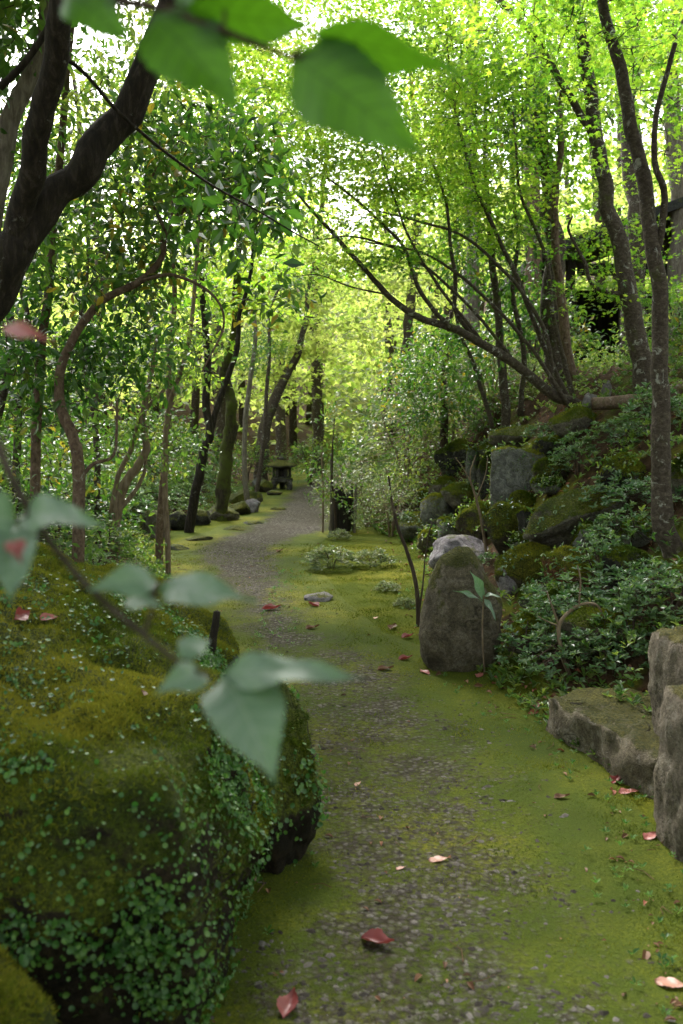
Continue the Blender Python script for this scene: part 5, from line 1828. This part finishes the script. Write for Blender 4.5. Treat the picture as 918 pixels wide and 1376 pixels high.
# small weed at the boulder foot
w0 = G(262, 1325)
wd = thing('weed', 'small weed with four bright leaves at the foot of the big boulder', 'plant', w0)
for a, l, tl_ in [(.4, .055, .05), (2.0, .05, .03), (3.4, .05, .02), (5.0, .055, .01)]:
    big_leaf(w0 + UP * .01, w0 + np.array([l * math.cos(a), l * math.sin(a), tl_]), .022, UP, 'leaf', M['near_leaf'], wd, nL=8, nW=4, origin=w0)
for lab, px, py in [('mushroom coloured pale cap at the foot of the narrow reddish boulder', 341, 1186), ('pale brown cap beside the small weed', 228, 1326)]:
    p = G(px, py)
    mb = MB()
    mb.add(*lathe([(.004, -.01), (.004, .008), (.013, .010), (.012, .016), (.007, .020), (0, .021)], 14, p))
    tag(mb.build('mushroom', M['pale_twig'], origin=p), lab, 'mushroom', 'small mushrooms')

# ------------------------------------------------------------------ fallen leaves
def leaf_proto(seed, curl, fold, wd, rnd, mat):
    o = big_leaf((-.5, 0, 0), (.5, 0, .0), wd, UP, 'fallen_leaf', mat, None, curl, fold, 14, 6, rnd, np.zeros(3), .04)
    a = o.data.vertices
    co = np.zeros(len(a) * 3)
    a.foreach_get('co', co)
    co = co.reshape(-1, 3)
    co += .03 * np.stack([fbm(co * 4 + seed + 5 * q, 2) for q in range(3)], 1)
    co[:, 2] -= co[:, 2].min()
    a.foreach_set('co', co.astype(np.float32).ravel())
    o.data.update()
    return o
fl = [leaf_proto(1, -.10, .35, .52, .55, M['red_leaf']), leaf_proto(2, -.35, .9, .60, .1, M['red_leaf']), leaf_proto(3, -.12, .22, .50, .9, M['red_leaf']), leaf_proto(4, -.25, .7, .5, .3, M['litter'])]
FG = 'fallen leaves on the path and moss'
uf = set()
for k, px, py, size, rz, lab in [
    (2, 591, 1160, .062, .2, 'salmon pink fallen leaf in the middle of the near path'),
    (1, 508, 1273, .085, -.5, 'curled dark red fallen leaf low on the near path'),
    (1, 388, 1360, .075, 1.3, 'upright dark red fallen leaf at the bottom edge left of centre'),
    (2, 905, 1330, .075, -.4, 'salmon pink fallen leaf in the bottom right corner'),
    (0, 875, 1128, .065, .6, 'pink fallen leaf at the foot of the tall pale stone block'),
    (0, 845, 1068, .070, .1, 'pink fallen leaf below the slab, nearer to the stone block'),
    (1, 827, 1052, .062, .9, 'dark pink fallen leaf below the slab, touching the slab edge'),
    (0, 718, 950, .075, 1.5, 'pink fallen leaf at the left end of the slab'),
    (1, 545, 888, .075, .3, 'magenta fallen leaf left of the foot of the standing stone'),
    (2, 481, 1057, .036, 1.0, 'small orange fallen leaf on the gravel above the salmon leaf'),
    (2, 539, 1170, .030, .4, 'tiny pale fallen leaf left of the salmon leaf'),
    (1, 365, 820, .12, .0, 'dark red fallen leaf on the gravel in the middle distance'),
    (3, 518, 902, .085, .2, 'brown fallen leaf on the moss left of the magenta leaf'),
    (0, 570, 905, .080, 2.0, 'reddish fallen leaf against the base of the standing stone'),
    (3, 755, 1076, .055, .2, 'dark brown fallen leaf on the right moss below the slab'),
    (3, 528, 845, .10, 1.2, 'brown fallen leaf cluster leaf beside the thin sapling'),
    (1, 548, 858, .08, .5, 'small red fallen leaf below the thin sapling'),
    (3, 420, 846, .09, .5, 'brown fallen leaf at the moss edge below the flat pale stone'),
    (1, 421, 815, .09, 2.5, 'red fallen leaf leaning on the flat pale stone'),
    (0, 645, 910, .07, 1.0, 'rust coloured fallen leaf at the foot of the broadleaf plant'),
    (2, 505, 832, .05, 1.0, 'orange fallen leaf in the moss right of the flat pale stone'),
    (3, 376, 742, .10, 1.0, 'brown fallen leaf on the gravel at the path bend'),
]:
    p = G(px, py)
    n = .007
    loc = (float(p[0]), float(p[1]), Hz(p[0], p[1]) + n)
    if k not in uf:
        uf.add(k)
        o = fl[k]
    else:
        o = fl[k].copy()
        COL.objects.link(o)
    o.location = loc
    o.scale = (size * 1.25,) * 3
    o.rotation_euler = (.06, -.05, rz)
    tag(o, lab, 'leaf', FG)
# fallen leaves lying on the big boulder
def on_big(px, py):
    """first hit of the pixel's ray with the boulder"""
    from mathutils.bvhtree import BVHTree
    me = big.data
    bvh = BVHTree.FromPolygons([v.co + Vector(big.location) for v in me.vertices], [tuple(q.vertices) for q in me.polygons])
    d = P(px, py, 1.0) - CAM
    hit = bvh.ray_cast(Vector(CAM), Vector(d).normalized())
    return hit
for k, px, py, size, lab in [(1, 24, 830, .07, 'dark red fallen leaf on the moss at the left of the big boulder'),
                             (0, 66, 832, .05, 'dull pink fallen leaf on top of the big boulder'),
                             (3, 190, 936, .04, 'dark fallen leaf on the moss near the boulder edge')]:
    hit = on_big(px, py)
    if hit[0] is None:
        continue
    o = fl[k].copy()
    COL.objects.link(o)
    o.location = hit[0] + hit[1] * .008
    o.scale = (size * 1.2,) * 3
    q = hit[1].to_track_quat('Z', 'Y').to_euler()
    o.rotation_euler = q
    tag(o, lab, 'leaf', FG)
